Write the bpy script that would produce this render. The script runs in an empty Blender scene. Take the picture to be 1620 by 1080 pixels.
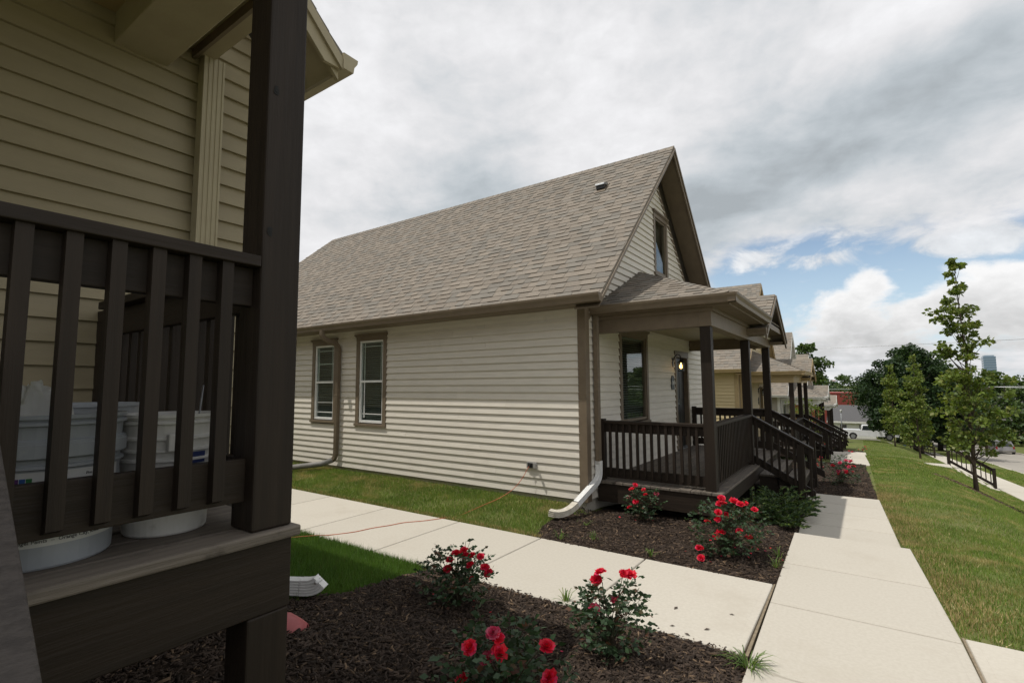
import bpy, math, random
import numpy as np
from math import sin, cos, tan, pi, radians, sqrt, atan2, exp
from mathutils import Vector, Matrix

random.seed(7)
rng = np.random.default_rng(11)
SC = bpy.context.scene
COL = SC.collection

# ------------------------------------------------------------------ camera
# eye level is z = 0; +Y runs along the street (downhill), +X towards the street
YAW, PITCH, ROLL = radians(34.9), radians(5.0), radians(-0.3)
Fv = Vector((-sin(YAW)*cos(PITCH), cos(YAW)*cos(PITCH), sin(PITCH)))
R0 = Vector((cos(YAW), sin(YAW), 0)); U0 = R0.cross(Fv)
Rv = cos(ROLL)*R0 + sin(ROLL)*U0
Uv = -sin(ROLL)*R0 + cos(ROLL)*U0
cam_d = bpy.data.cameras.new('camera'); cam = bpy.data.objects.new('camera', cam_d); COL.objects.link(cam)
cam_d.sensor_width = 36; cam_d.lens = 793/1620*36
cam_d.clip_start = 0.03; cam_d.clip_end = 6000
m = Matrix.Identity(4)
for i in range(3):
    m[i][0], m[i][1], m[i][2] = Rv[i], Uv[i], -Fv[i]
cam.matrix_world = m
SC.camera = cam

# ------------------------------------------------------------------ light
SUN_DIR = Vector((.285, .29, -1)).normalized()      # direction the light travels
SUN_EL = math.asin(-SUN_DIR.z); SUN_AZ = atan2(-SUN_DIR.x, -SUN_DIR.y)
sd = bpy.data.lights.new('sun', 'SUN'); sun = bpy.data.objects.new('sun', sd); COL.objects.link(sun)
sd.energy = 2.5; sd.angle = radians(0.6); sd.color = (1.0, .955, .88)
sun.rotation_euler = SUN_DIR.to_track_quat('-Z', 'Y').to_euler()
sun.location = (-20, -15, 50)

vs = SC.view_settings
vs.view_transform = 'Standard'; vs.look = 'None'; vs.gamma = 1; vs.exposure = 0.32; vs.use_curve_mapping = False

# ------------------------------------------------------------------ sky with clouds (world)
world = bpy.data.worlds.new('World'); SC.world = world; world.use_nodes = True
class NT:
    def __init__(s, tree): s.t = tree; s.n = tree.nodes; s.l = tree.links
    def node(s, typ, **kw):
        n = s.n.new(typ)
        for k, v in kw.items(): setattr(n, k, v)
        return n
    def put(s, sock, val):
        if isinstance(val, bpy.types.NodeSocket): s.l.new(val, sock)
        else: sock.default_value = val
    def math(s, op, a, b=0.0, c=0.0, clamp=False):
        n = s.node('ShaderNodeMath', operation=op, use_clamp=clamp)
        for k, v in enumerate((a, b, c)): s.put(n.inputs[k], v)
        return n.outputs[0]
    def mixc(s, fac, a, b, blend='MIX'):
        n = s.node('ShaderNodeMix', data_type='RGBA', blend_type=blend)
        s.put(n.inputs[0], fac); s.put(n.inputs[6], a); s.put(n.inputs[7], b)
        return n.outputs[2]
    def noise(s, vec, scale, detail=4, rough=.5, dist=0.0, lac=2.0):
        n = s.node('ShaderNodeTexNoise')
        s.put(n.inputs['Vector'], vec); n.inputs['Scale'].default_value = scale
        n.inputs['Detail'].default_value = detail; n.inputs['Roughness'].default_value = rough
        n.inputs['Distortion'].default_value = dist; n.inputs['Lacunarity'].default_value = lac
        return n.outputs['Fac']
    def ramp(s, fac, lo, hi, smooth=True):
        n = s.node('ShaderNodeMapRange'); n.interpolation_type = 'SMOOTHSTEP' if smooth else 'LINEAR'
        s.put(n.inputs[0], fac); s.put(n.inputs[1], lo); s.put(n.inputs[2], hi)
        n.inputs[3].default_value = 0; n.inputs[4].default_value = 1
        return n.outputs[0]
w = NT(world.node_tree); w.n.clear()
out = w.node('ShaderNodeOutputWorld'); bg = w.node('ShaderNodeBackground')
sky = w.node('ShaderNodeTexSky'); sky.sky_type = 'NISHITA'; sky.sun_disc = False
sky.sun_elevation = SUN_EL; sky.sun_rotation = SUN_AZ; sky.air_density = 1.0; sky.dust_density = 1.0; sky.ozone_density = 1.0
tc = w.node('ShaderNodeTexCoord'); D = tc.outputs['Generated']
sep = w.node('ShaderNodeSeparateXYZ'); w.l.new(D, sep.inputs[0])
dx, dy, dz = sep.outputs
az = w.math('MULTIPLY', w.math('ARCTAN2', dx, dy), 57.2958)
el = w.math('MULTIPLY', w.math('ARCSINE', dz), 57.2958)
# cloud-deck coordinates: a flat layer seen in perspective
inv = w.math('DIVIDE', 1.0, w.math('ADD', w.math('MAXIMUM', dz, 0.0), 0.16))
comb = w.node('ShaderNodeCombineXYZ'); w.l.new(w.math('MULTIPLY', dx, inv), comb.inputs[0]); w.l.new(w.math('MULTIPLY', dy, inv), comb.inputs[1])
deck = comb.outputs[0]
ang = w.node('ShaderNodeCombineXYZ'); w.put(ang.inputs[0], w.math('MULTIPLY', az, .1)); w.put(ang.inputs[1], w.math('MULTIPLY', el, .16))
angv = ang.outputs[0]
def blob(a, e, sa, se, wt):
    x = w.math('DIVIDE', w.math('SUBTRACT', az, a), sa); y = w.math('DIVIDE', w.math('SUBTRACT', el, e), se)
    r = w.math('ADD', w.math('MULTIPLY', x, x), w.math('MULTIPLY', y, y))
    return w.math('MULTIPLY', w.math('EXPONENT', w.math('MULTIPLY', r, -1.0)), wt)
def addall(l):
    r = l[0]
    for x in l[1:]: r = w.math('ADD', r, x)
    return r
nbig = w.noise(deck, 1.1, 3, .5, .3)
nmid = w.noise(deck, 2.3, 7, .55, .30)
nfine = w.noise(angv, 3.2, 8, .6, .25)
ncum = w.noise(angv, 2.0, 8, .58, .15)
# cover of the high grey deck: solid overhead and to the left, breaking up low on the right
openness = addall([blob(5, 7, 19, 6.5, .62), blob(-8, 12.5, 7, 3.2, .42), blob(7, 10.5, 8, 3.0, .30), blob(22, 14, 10, 8, .35)])
cover = w.ramp(w.math('ADD', w.math('SUBTRACT', w.math('ADD', w.math('MULTIPLY', nmid, .7), w.math('MULTIPLY', nfine, .3)), openness), .35), .34, .62)
# heaped white clouds low on the right
cumb = addall([blob(-1.2, 7.2, 2.6, 2.2, .46), blob(1.2, 9.6, 1.7, 1.6, .34), blob(-1, 4.6, 6.5, 2.0, .36), blob(9.6, 6.2, 5.2, 2.6, .52), blob(11, 8.6, 3.0, 1.8, .30), blob(4.6, 6.4, 2.6, 1.5, .26), blob(4, 1.5, 30, 2.2, .35), blob(-55, 10, 30, 12, .2), blob(40, 8, 20, 6, .35)])
cumd = w.math('ADD', cumb, w.math('MULTIPLY', w.math('SUBTRACT', ncum, .5), 1.0))
cum = w.ramp(cumd, .15, .38)
# streaks under the deck
nst = w.noise(angv, 1.7, 7, .62, .5)
streak = w.ramp(w.math('ADD', addall([blob(1.0, 16.5, 10, 4.2, .30), blob(9.0, 12.2, 6.5, 2.1, .33), blob(-8.5, 12.6, 3.4, 1.5, .24), blob(-2.5, 11.8, 2.2, 1.0, .2)]), w.math('MULTIPLY', w.math('SUBTRACT', nst, .5), .9)), .16, .36)
# tone of the deck
dark = addall([blob(-20, 14.0, 8, 3.5, .20), blob(-13.5, 18.5, 8, 4, .20), blob(-5, 21.5, 8, 3.6, .20), blob(3.5, 24.5, 8, 4, .17), blob(11, 26.5, 7, 4, .13), blob(-39, 20.5, 8, 4.5, .20), blob(-30, 17, 10, 4, .12), blob(-57, 30, 7, 5, .05)])
lite = addall([blob(-51, 28, 10, 7, .05), blob(-34, 37, 12, 5, .07), blob(7, 31, 8, 3.5, .12), blob(-22, 26, 8, 4, .08), blob(-62, 22, 9, 12, .07)])
tone = w.math('ADD', w.math('SUBTRACT', w.math('ADD', .605, lite), w.math('MULTIPLY', dark, w.math('ADD', .40, w.math('MULTIPLY', nbig, .8)))),
    w.math('ADD', w.math('MULTIPLY', w.math('SUBTRACT', nmid, .5), .50), w.math('MULTIPLY', w.math('SUBTRACT', nfine, .5), .17)))
tone = w.math('MINIMUM', w.math('MAXIMUM', tone, .36), .82)
def grey(v, r, g, b):
    c = w.node('ShaderNodeCombineColor'); w.put(c.inputs[0], w.math('MULTIPLY', v, r)); w.put(c.inputs[1], w.math('MULTIPLY', v, g)); w.put(c.inputs[2], w.math('MULTIPLY', v, b))
    return c.outputs[0]
cool = w.mixc(w.ramp(tone, .42, .66), (.90, .985, 1.05, 1), (1.0, 1.0, 1.02, 1))
deckcol = w.mixc(1.0, grey(tone, 1, 1, 1), cool, 'MULTIPLY')
cumtone = w.math('ADD', .56, w.math('ADD', w.math('MULTIPLY', w.ramp(cumd, .22, .62), -.10), w.math('ADD', w.math('MULTIPLY', w.math('SUBTRACT', nfine, .5), .35), w.math('MULTIPLY', w.ramp(w.math('SUBTRACT', el, w.math('MULTIPLY', ncum, 6.0)), -1.0, 6.5), .26))))
cumcol = grey(w.math('MINIMUM', cumtone, .80), 1.0, .985, .975)
stcol = grey(w.math('ADD', .63, w.math('MULTIPLY', w.math('SUBTRACT', nst, .5), .8)), 1.0, .995, .99)
SKY_STRENGTH = 0.10
K = 1/SKY_STRENGTH
def up(c): return w.mixc(1.0, c, (K, K, K, 1), 'MULTIPLY')
# thin milky air over the blue near the horizon
blue = w.mixc(w.ramp(el, 16.0, -1.0, False), sky.outputs[0], up(w.mixc(0.0, (.52, .66, .76, 1), (0, 0, 0, 1))))
c = w.mixc(w.math('MULTIPLY', cum, .93), blue, up(cumcol))
c = w.mixc(w.math('MULTIPLY', streak, .8), c, up(stcol))
c = w.mixc(cover, c, up(deckcol))
w.l.new(c, bg.inputs[0]); bg.inputs[1].default_value = SKY_STRENGTH
w.l.new(bg.outputs[0], out.inputs[0])
SC.cycles.max_bounces = 8; SC.cycles.transparent_max_bounces = 16
SC.cycles.use_adaptive_sampling = True
SC.cycles.sample_clamp_indirect = 6

# ------------------------------------------------------------------ materials
MATS = {}
def mat(name, col, col2=None, rough=.6, nscale=6, stretch=(1, 1, 1), bump=0.0, bscale=None, island=0.0, spec=.4, metallic=0.0, detail=5, contrast=(.35, .65), dirt=None, dscale=1.3, dthr=(.55, .75), transl=0.0, island_hue=None, bdist=.02):
    """principled surface: two tones mixed by world-space noise, per-piece tone jitter, optional dirt colour, relief"""
    m = bpy.data.materials.new(name); m.use_nodes = True; t = NT(m.node_tree); t.n.clear()
    o = t.node('ShaderNodeOutputMaterial'); p = t.node('ShaderNodeBsdfPrincipled')
    g = t.node('ShaderNodeNewGeometry'); mp = t.node('ShaderNodeMapping'); t.l.new(g.outputs['Position'], mp.inputs[0]); mp.inputs['Scale'].default_value = stretch
    vec = mp.outputs[0]
    col2 = col2 or tuple(x*.82 for x in col)
    nf = t.noise(vec, nscale, detail, .6)
    c = t.mixc(t.ramp(nf, *contrast), (*col, 1), (*col2, 1))
    oi = t.node('ShaderNodeObjectInfo')
    rnd = t.math('FRACT', t.math('ADD', oi.outputs['Random'], g.outputs['Random Per Island']))
    if island_hue:
        c = t.mixc(t.ramp(rnd, *island_hue[1]), c, (*island_hue[0], 1))
    if island:
        r2 = t.math('FRACT', t.math('MULTIPLY', rnd, 7.31))
        v = t.math('ADD', 1-island, t.math('MULTIPLY', r2, 2*island))
        hs = t.node('ShaderNodeHueSaturation'); t.l.new(v, hs.inputs['Value']); t.l.new(c, hs.inputs['Color']); c = hs.outputs[0]
    if dirt:
        dn = t.noise(g.outputs['Position'], dscale, 6, .65)
        c = t.mixc(t.ramp(dn, *dthr), c, (*dirt, 1))
    t.l.new(c, p.inputs['Base Color']); p.inputs['Roughness'].default_value = rough; p.inputs['Metallic'].default_value = metallic
    p.inputs['Specular IOR Level'].default_value = spec
    if bump:
        b = t.node('ShaderNodeBump'); b.inputs['Strength'].default_value = bump; b.inputs['Distance'].default_value = bdist
        t.l.new(t.noise(vec, bscale or nscale*3, 5, .6), b.inputs['Height']); t.l.new(b.outputs[0], p.inputs['Normal'])
    if transl:
        tr = t.node('ShaderNodeBsdfTranslucent'); t.l.new(t.mixc(1.0, c, (1.3, 1.35, .6, 1), 'MULTIPLY'), tr.inputs[0])
        mx = t.node('ShaderNodeMixShader'); mx.inputs[0].default_value = transl; t.l.new(p.outputs[0], mx.inputs[1]); t.l.new(tr.outputs[0], mx.inputs[2])
        t.l.new(mx.outputs[0], o.inputs[0])
    else: t.l.new(p.outputs[0], o.inputs[0])
    MATS[name] = m
    return m
def glass_mat(name, tint=(.85, .9, .88), ior=1.5):
    m = bpy.data.materials.new(name); m.use_nodes = True; t = NT(m.node_tree); t.n.clear()
    o = t.node('ShaderNodeOutputMaterial'); tr = t.node('ShaderNodeBsdfTransparent'); gl = t.node('ShaderNodeBsdfGlossy')
    tr.inputs[0].default_value = (*tint, 1); gl.inputs['Roughness'].default_value = .015
    g = t.node('ShaderNodeNewGeometry'); dt = t.node('ShaderNodeVectorMath', operation='DOT_PRODUCT'); t.l.new(g.outputs['Incoming'], dt.inputs[0]); t.l.new(g.outputs['Normal'], dt.inputs[1])
    k = t.math('POWER', t.math('SUBTRACT', 1.0, t.math('ABSOLUTE', dt.outputs['Value'])), 5.0)
    mx = t.node('ShaderNodeMixShader'); t.l.new(t.math('ADD', .075, t.math('MULTIPLY', k, .92), clamp=True), mx.inputs[0]); t.l.new(tr.outputs[0], mx.inputs[1]); t.l.new(gl.outputs[0], mx.inputs[2])
    t.l.new(mx.outputs[0], o.inputs[0]); return m
def emit_mat(name, col, s):
    m = bpy.data.materials.new(name); m.use_nodes = True; t = NT(m.node_tree); t.n.clear()
    o = t.node('ShaderNodeOutputMaterial'); e = t.node('ShaderNodeEmission'); e.inputs[0].default_value = (*col, 1); e.inputs[1].default_value = s
    t.l.new(e.outputs[0], o.inputs[0]); return m

def siding_mat(name, col): return mat(name, col, tuple(x*.93 for x in col), .55, 3, (1, 1, 6), .12, 40, island=.035, dirt=tuple(x*.80 for x in col), dscale=2.2, dthr=(.60, .85))
M_beige = siding_mat('beige_siding', (.665, .62, .54))
M_tan = siding_mat('tan_siding', (.30, .252, .158))
M_ochre = siding_mat('ochre_siding', (.56, .45, .26))
M_grey = siding_mat('grey_siding', (.40, .37, .31))
M_orange = siding_mat('orange_siding', (.52, .24, .10))
M_taupe = mat('taupe_paint', (.175, .135, .092), (.15, .115, .078), .5, 5, island=.04, bump=.06, bscale=50, dirt=(.12, .09, .06), dthr=(.62, .9))
M_tantrim = mat('tan_paint', (.36, .31, .20), (.33, .28, .18), .5, 5, island=.03, bump=.06, bscale=50)
M_ochretrim = mat('ochre_paint', (.42, .31, .165), (.38, .28, .15), .5, 5, island=.03)
M_whitetrim = mat('white_paint', (.74, .73, .70), (.66, .65, .62), .45, 6, island=.03)
M_vinyl = mat('white_vinyl', (.78, .78, .76), (.72, .72, .70), .35, 8)
M_shingle = mat('roof_shingle', (.262, .226, .186), (.212, .186, .156), .95, 60, (1, 1, 1), .5, 160, island=.10, spec=.15, island_hue=((.205, .188, .163), (.35, .9)), bdist=.01)
M_shgrey = mat('grey_shingle', (.115, .113, .115), (.07, .07, .072), .95, 30, bump=.4, bscale=120, island=.2, spec=.15)
WOODK = dict(rough=.55, detail=6, bump=.18, island=.10, dirt=(.034, .0262, .020), spec=.22, dscale=4, dthr=(.62, .9))
M_woodX = mat('dark_stained_wood_x', (.028, .0198, .0142), (.0205, .0146, .0106), nscale=9, stretch=(.12, 2.2, 2.2), **WOODK)
M_woodY = mat('dark_stained_wood_y', (.028, .0198, .0142), (.0205, .0146, .0106), nscale=9, stretch=(2.2, .12, 2.2), **WOODK)
M_woodZ = mat('dark_stained_wood_z', (.028, .0198, .0142), (.0205, .0146, .0106), nscale=9, stretch=(2.2, 2.2, .12), **WOODK)
DK = dict(rough=.7, detail=6, bump=.35, island=.12, dirt=(.055, .045, .036), dscale=6, dthr=(.52, .75))
M_deck = mat('worn_deck_board', (.155, .130, .105), (.105, .088, .071), nscale=10, stretch=(3, .14, 3), **DK)
M_deckX = mat('worn_step_board', (.115, .095, .078), (.078, .065, .053), nscale=10, stretch=(.14, 3, 3), **DK)
M_concrete = mat('pale_concrete', (.505, .47, .405), (.475, .44, .375), .85, 38, (1, 1, 1), .35, 160, island=.035, spec=.25, detail=8, contrast=(.38, .62), dirt=(.44, .40, .335), dscale=1.3, dthr=(.50, .80), bdist=.004)
M_joint = mat('fibre_joint', (.25, .20, .135), (.17, .135, .09), .9, 30)
M_asphalt = mat('worn_asphalt', (.34, .315, .275), (.285, .265, .235), .9, .8, (1, 1, 1), .3, 60, spec=.2, dirt=(.22, .205, .18), dscale=.5, dthr=(.58, .8), bdist=.006)
M_soil = mat('dark_soil', (.045, .032, .023), (.022, .016, .012), .95, 14, bump=.8, bscale=45, spec=.1, dirt=(.085, .060, .040), dscale=16, dthr=(.55, .7))
M_chip = mat('wood_chip', (.062, .044, .033), (.034, .025, .019), .85, 20, bump=.3, bscale=120, island=.45, spec=.2, island_hue=((.135, .092, .058), (.82, .96)))
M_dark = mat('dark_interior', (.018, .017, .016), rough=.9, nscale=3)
M_dim = mat('dim_room', (.05, .05, .046), rough=.9, nscale=3)
M_blind = mat('pale_blind', (.24, .25, .225), (.21, .22, .20), .5, 6, island=.05)
M_glass = glass_mat('window_glass')
M_black = mat('black_metal', (.012, .012, .013), (.018, .017, .016), .4, 12, spec=.5)
M_door = mat('charcoal_door', (.022, .021, .021), (.017, .016, .016), .4, 6)
M_rubber = mat('black_rubber', (.014, .014, .014), rough=.8)
M_wall_under = mat('house_wrap', (.10, .085, .065), rough=.9)
M_galv = mat('galvanised_metal', (.30, .31, .32), (.22, .225, .23), .45, 10, metallic=.6)
M_pipegrey = mat('grey_plastic_pipe', (.21, .20, .185), (.17, .165, .15), .6, 8)
def leafmat(name, c1, c2, hue, isl=.3, tr=.28, scale=.9, **k): return mat(name, c1, c2, .5, scale, island=isl, island_hue=hue, transl=tr, spec=.35, contrast=(.3, .7), **k)
M_grass = leafmat('lawn_grass', (.190, .270, .052), (.125, .200, .038), ((.40, .34, .17), (.84, .97)), .30, .3, 1.6, dirt=(.46, .37, .18), dscale=1.4, dthr=(.51, .70))
M_grass_dark = leafmat('lawn_grass_shaded', (.11, .20, .036), (.075, .15, .028), ((.14, .13, .05), (.93, .99)), .3, .3, 1.6)  # darker copy of the lawn green, with shade put into the colour
M_straw = leafmat('dry_grass', (.50, .39, .20), (.38, .30, .14), ((.10, .13, .03), (.80, .95)), .3, .2, 2)
M_rose = leafmat('rose_leaf', (.046, .082, .036), (.030, .058, .026), ((.12, .055, .036), (.84, .97)), .35, .2, 8)
M_juniper = leafmat('juniper_needle', (.052, .098, .030), (.032, .066, .022), ((.15, .21, .045), (.55, .92)), .35, .15, 4)  # yellower needles at random put sunlit tips into the colour
M_maple = leafmat('maple_leaf', (.150, .200, .038), (.095, .145, .028), ((.22, .235, .06), (.66, .97)), .3, .32, 1.2)
M_mapledark = leafmat('dark_maple_leaf', (.026, .055, .016), (.015, .036, .011), ((.05, .085, .022), (.75, .97)), .35, .2, .35)
M_treeA = leafmat('mid_green_leaf', (.070, .115, .026), (.045, .082, .020), ((.085, .115, .03), (.7, .97)), .3, .25, .2)
M_treeB = leafmat('bluish_green_leaf', (.062, .100, .036), (.042, .074, .028), ((.075, .10, .035), (.7, .97)), .3, .2, .15)
M_willow = leafmat('yellow_green_leaf', (.115, .165, .038), (.075, .118, .028), ((.12, .15, .04), (.7, .97)), .3, .3, .5)
M_bark = mat('grey_bark', (.115, .085, .062), (.065, .048, .036), .9, 10, (3, 3, .5), .6, 30)
M_barkdark = mat('dark_bark', (.040, .030, .023), (.022, .017, .013), .9, 8, (3, 3, .5), .6, 20)
M_stem = mat('rose_stem', (.055, .060, .028), (.05, .03, .02), .6, 10)
M_petal = leafmat('red_petal', (.70, .012, .030), (.56, .006, .035), ((.74, .04, .13), (.68, .95)), .16, .25, 20)
M_pink = leafmat('pink_petal', (.62, .07, .16), (.50, .03, .09), ((.66, .16, .25), (.6, .95)), .15, .25, 20)

# ------------------------------------------------------------------ mesh builder
class MB:
    def __init__(s): s.v = []; s.f = []
    def add(s, vs_, fs):
        o = len(s.v); s.v += [tuple(v) for v in vs_]; s.f += [tuple(i+o for i in f) for f in fs]; return s
    def box(s, x0, x1, y0, y1, z0, z1):
        x0, x1 = sorted((x0, x1)); y0, y1 = sorted((y0, y1)); z0, z1 = sorted((z0, z1))
        return s.add([(x0, y0, z0), (x1, y0, z0), (x1, y1, z0), (x0, y1, z0), (x0, y0, z1), (x1, y0, z1), (x1, y1, z1), (x0, y1, z1)],
                     [(3, 2, 1, 0), (4, 5, 6, 7), (0, 1, 5, 4), (1, 2, 6, 5), (2, 3, 7, 6), (3, 0, 4, 7)])
    def hexa(s, b, t):
        return s.add(list(b)+list(t), [(3, 2, 1, 0), (4, 5, 6, 7), (0, 1, 5, 4), (1, 2, 6, 5), (2, 3, 7, 6), (3, 0, 4, 7)])
    def beam(s, a, b, wd, ht):
        """bar from a to b: vertical cut ends, wd sideways, ht upright (a, b on its centre line)"""
        a = Vector(a); b = Vector(b); d = b-a; n = Vector((-d.y, d.x, 0)); n.normalize(); n *= wd/2; h = Vector((0, 0, ht/2))
        return s.hexa([a-n-h, b-n-h, b+n-h, a+n-h], [a-n+h, b-n+h, b+n+h, a+n+h])
    def prism(s, poly, ext):
        """convex or simple planar 3-D polygon extruded by vector ext"""
        n = len(poly); ext = Vector(ext); p = [Vector(q) for q in poly]
        return s.add(p+[q+ext for q in p], [tuple(range(n-1, -1, -1)), tuple(range(n, 2*n))]+[(i, (i+1) % n, n+(i+1) % n, n+i) for i in range(n)])
    def tube(s, path, r, n=8, cap=True):
        path = [Vector(p) for p in path]; k = len(path)
        rr = r if hasattr(r, '__len__') else [r]*k
        vs_ = []; up_ = None
        for i, p in enumerate(path):
            d = (path[min(i+1, k-1)]-path[max(i-1, 0)]).normalized()
            if up_ is None: up_ = Vector((0, 0, 1)) if abs(d.z) < .9 else Vector((1, 0, 0))
            sx = d.cross(up_).normalized(); up_ = sx.cross(d).normalized()
            for j in range(n):
                a = 2*pi*j/n; vs_.append(p+sx*cos(a)*rr[i]+up_*sin(a)*rr[i])
        fs = [(i*n+j, i*n+(j+1) % n, (i+1)*n+(j+1) % n, (i+1)*n+j) for i in range(k-1) for j in range(n)]
        if cap: fs += [tuple(range(n-1, -1, -1)), tuple(range((k-1)*n, k*n))]
        return s.add(vs_, fs)
    def sweep(s, path, prof, cap=True):
        """2-D profile (sideways, up) swept along a path, frame kept upright where possible"""
        path = [Vector(p) for p in path]; k = len(path); n = len(prof); vs_ = []; side = None
        for i, p in enumerate(path):
            d = (path[min(i+1, k-1)]-path[max(i-1, 0)]).normalized()
            if side is None:
                side = d.cross(Vector((0, 0, 1)))
                if side.length < .1: side = Vector((0, 1, 0))
                side.normalize()
            side = (side-d*side.dot(d)).normalized(); u_ = side.cross(d)
            for a, b in prof: vs_.append(p+side*a+u_*b)
        fs = [(i*n+j, i*n+(j+1) % n, (i+1)*n+(j+1) % n, (i+1)*n+j) for i in range(k-1) for j in range(n)]
        if cap: fs += [tuple(range(n-1, -1, -1)), tuple(range((k-1)*n, k*n))]
        return s.add(vs_, fs)
    def lathe(s, prof, c, n=24, a0=0, a1=2*pi):
        full = abs(a1-a0-2*pi) < 1e-6; m_ = n if full else n+1; vs_ = []
        for r, z in prof:
            for j in range(m_):
                a = a0+(a1-a0)*j/n; vs_.append((c[0]+r*cos(a), c[1]+r*sin(a), c[2]+z))
        fs = []
        for i in range(len(prof)-1):
            for j in range(n):
                j2 = (j+1) % m_ if full else j+1
                fs.append((i*m_+j, i*m_+j2, (i+1)*m_+j2, (i+1)*m_+j))
        return s.add(vs_, fs)
    def mesh(s, name, material, off=(0, 0, 0), smooth=False):
        me = bpy.data.meshes.new(name); ox, oy, oz = off
        me.from_pydata([(x-ox, y-oy, z-oz) for x, y, z in s.v], [], s.f)
        if material: me.materials.append(material)
        if smooth: me.polygons.foreach_set('use_smooth', [True]*len(me.polygons))
        me.update(); return me

def link(name, me, parent=None, loc=(0, 0, 0)):
    o = bpy.data.objects.new(name, me); COL.objects.link(o); o.location = loc
    if parent: o.parent = parent
    return o
def bevel(o, wd=.004, seg=2):
    b = o.modifiers.new('bevel', 'BEVEL'); b.width = wd; b.segments = seg; b.limit_method = 'ANGLE'; b.angle_limit = radians(40)
class Thing:
    """an Empty at the thing's base; meshes are given in build coordinates (world minus off)"""
    def __init__(s, name, label, cat, base, group=None, off=(0, 0, 0), kind=None):
        s.base = Vector(base); s.off = Vector(off)
        s.o = bpy.data.objects.new(name, None); COL.objects.link(s.o); s.o.location = s.base+s.off; s.o.empty_display_size = .2
        if label: s.o['label'] = label
        if cat: s.o['category'] = cat
        if group: s.o['group'] = group
        if kind: s.o['kind'] = kind
    def part(s, name, mb, material, parent=None, smooth=False, bev=0, stuff=False, label=None):
        o = link(name, mb.mesh(name, material, s.base, smooth), parent or s.o)
        if bev: bevel(o, bev)
        if stuff: o['kind'] = 'stuff'
        if label: o['label'] = label
        return o
    def inst(s, name, me, pos, parent=None):
        return link(name, me, parent or s.o, Vector(pos)-s.base)
def solo(name, mb, material, label, cat, group=None, base=None, smooth=False, kind=None, bev=0):
    """a thing (or a piece of the setting) that is one mesh; its origin at base"""
    if base is None:
        a = np.array(mb.v); base = ((a[:, 0].min()+a[:, 0].max())/2, (a[:, 1].min()+a[:, 1].max())/2, a[:, 2].min())
    o = link(name, mb.mesh(name, material, base, smooth), None, base)
    if label: o['label'] = label
    if cat: o['category'] = cat
    if group: o['group'] = group
    if kind: o['kind'] = kind
    if bev: bevel(o, bev)
    return o
def np_mesh(name, verts, faces, material, smooth=False):
    """fast mesh from arrays; faces (N,k)"""
    me = bpy.data.meshes.new(name); n, k = faces.shape
    me.vertices.add(len(verts)); me.vertices.foreach_set('co', np.ascontiguousarray(verts, dtype=np.float32).ravel())
    me.loops.add(n*k); me.loops.foreach_set('vertex_index', np.ascontiguousarray(faces, dtype=np.int32).ravel())
    me.polygons.add(n); me.polygons.foreach_set('loop_start', np.arange(0, n*k, k, dtype=np.int32)); 
    me.update(calc_edges=True); me.materials.append(material)
    if smooth: me.polygons.foreach_set('use_smooth', np.ones(n, dtype=bool))
    return me

# ------------------------------------------------------------------ terrain
SY = [-60, -20, -5, 0, 2.4, 3.6, 5.35, 7.1, 8.3, 11.1, 17, 21, 25, 31, 35, 45, 75, 110, 200, 420]
SZ = [-.5, -.6, -1.15, -1.50, -1.66, -1.83, -1.83, -1.85, -1.99, -2.06, -2.45, -2.76, -2.90, -3.92, -3.96, -4.85, -6.75, -9.5, -14, -17]
LY = [-60, 110, 200, 420]
LZ = [1.254, -10.136, -14, -17]
def shelf(y): return np.interp(y, SY, SZ)
def low(y): return np.interp(y, LY, LZ)
def sstep(t): t = np.clip(t, 0, 1); return t*t*(3-2*t)
def H(x, y):
    x = np.asarray(x, float); y = np.asarray(y, float)
    xs = .95+1.7*np.exp(-((y-4.1)/1.6)**2)+2.0*np.exp(-((y-31.8)/3.2)**2)+1.6*np.exp(-((y-60)/4)**2)
    t = sstep((x-xs)/(4.9-xs)); z = shelf(y)*(1-t)+low(y)*t
    z = z-.02*np.clip(x-4.9, 0, 3.5)
    z = z-.22*sstep((x-8.3)/.2)+.22*sstep((x-15.7)/.2)
    z = z+.02*np.clip(x-15.9, 0, 200)*np.exp(-np.clip(y-60, 0, 1e4)/200)
    z = z+.115*sstep((y-5.42)/1.15)*sstep((-3.3-x)/.35)*(y < 20)
    z = z+.15*sstep((-2.5-x)/.7)*sstep((2.15-y)/.9)*sstep((y+6)/2)
    return z
def Hs(x, y): return float(H(x, y))
gx = np.unique(np.concatenate([np.linspace(-3500, -200, 12), np.linspace(-200, -20, 19), np.linspace(-20, -5, 16), np.linspace(-5, 20, 101), np.linspace(20, 200, 19), np.linspace(200, 3500, 12)]))
gy = np.unique(np.concatenate([np.linspace(-600, -40, 10), np.linspace(-40, -4, 13), np.linspace(-4, 40, 111), np.linspace(40, 120, 55), np.linspace(120, 420, 16), np.linspace(420, 5000, 16)]))
GX, GY = np.meshgrid(gx, gy)
gv = np.stack([GX.ravel(), GY.ravel(), H(GX, GY).ravel()], 1)
nx, ny = len(gx), len(gy)
ii = (np.arange(ny-1)[:, None]*nx+np.arange(nx-1)[None, :]).ravel()
gf = np.stack([ii, ii+1, ii+1+nx, ii+nx], 1)
GROUND_SLOT = True
M_ground = mat('turf_soil', (.100, .130, .034), (.14, .145, .055), .95, 1.2, bump=.6, bscale=30, spec=.1, dirt=(.19, .155, .075), dscale=1.7, dthr=(.60, .80))
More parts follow.
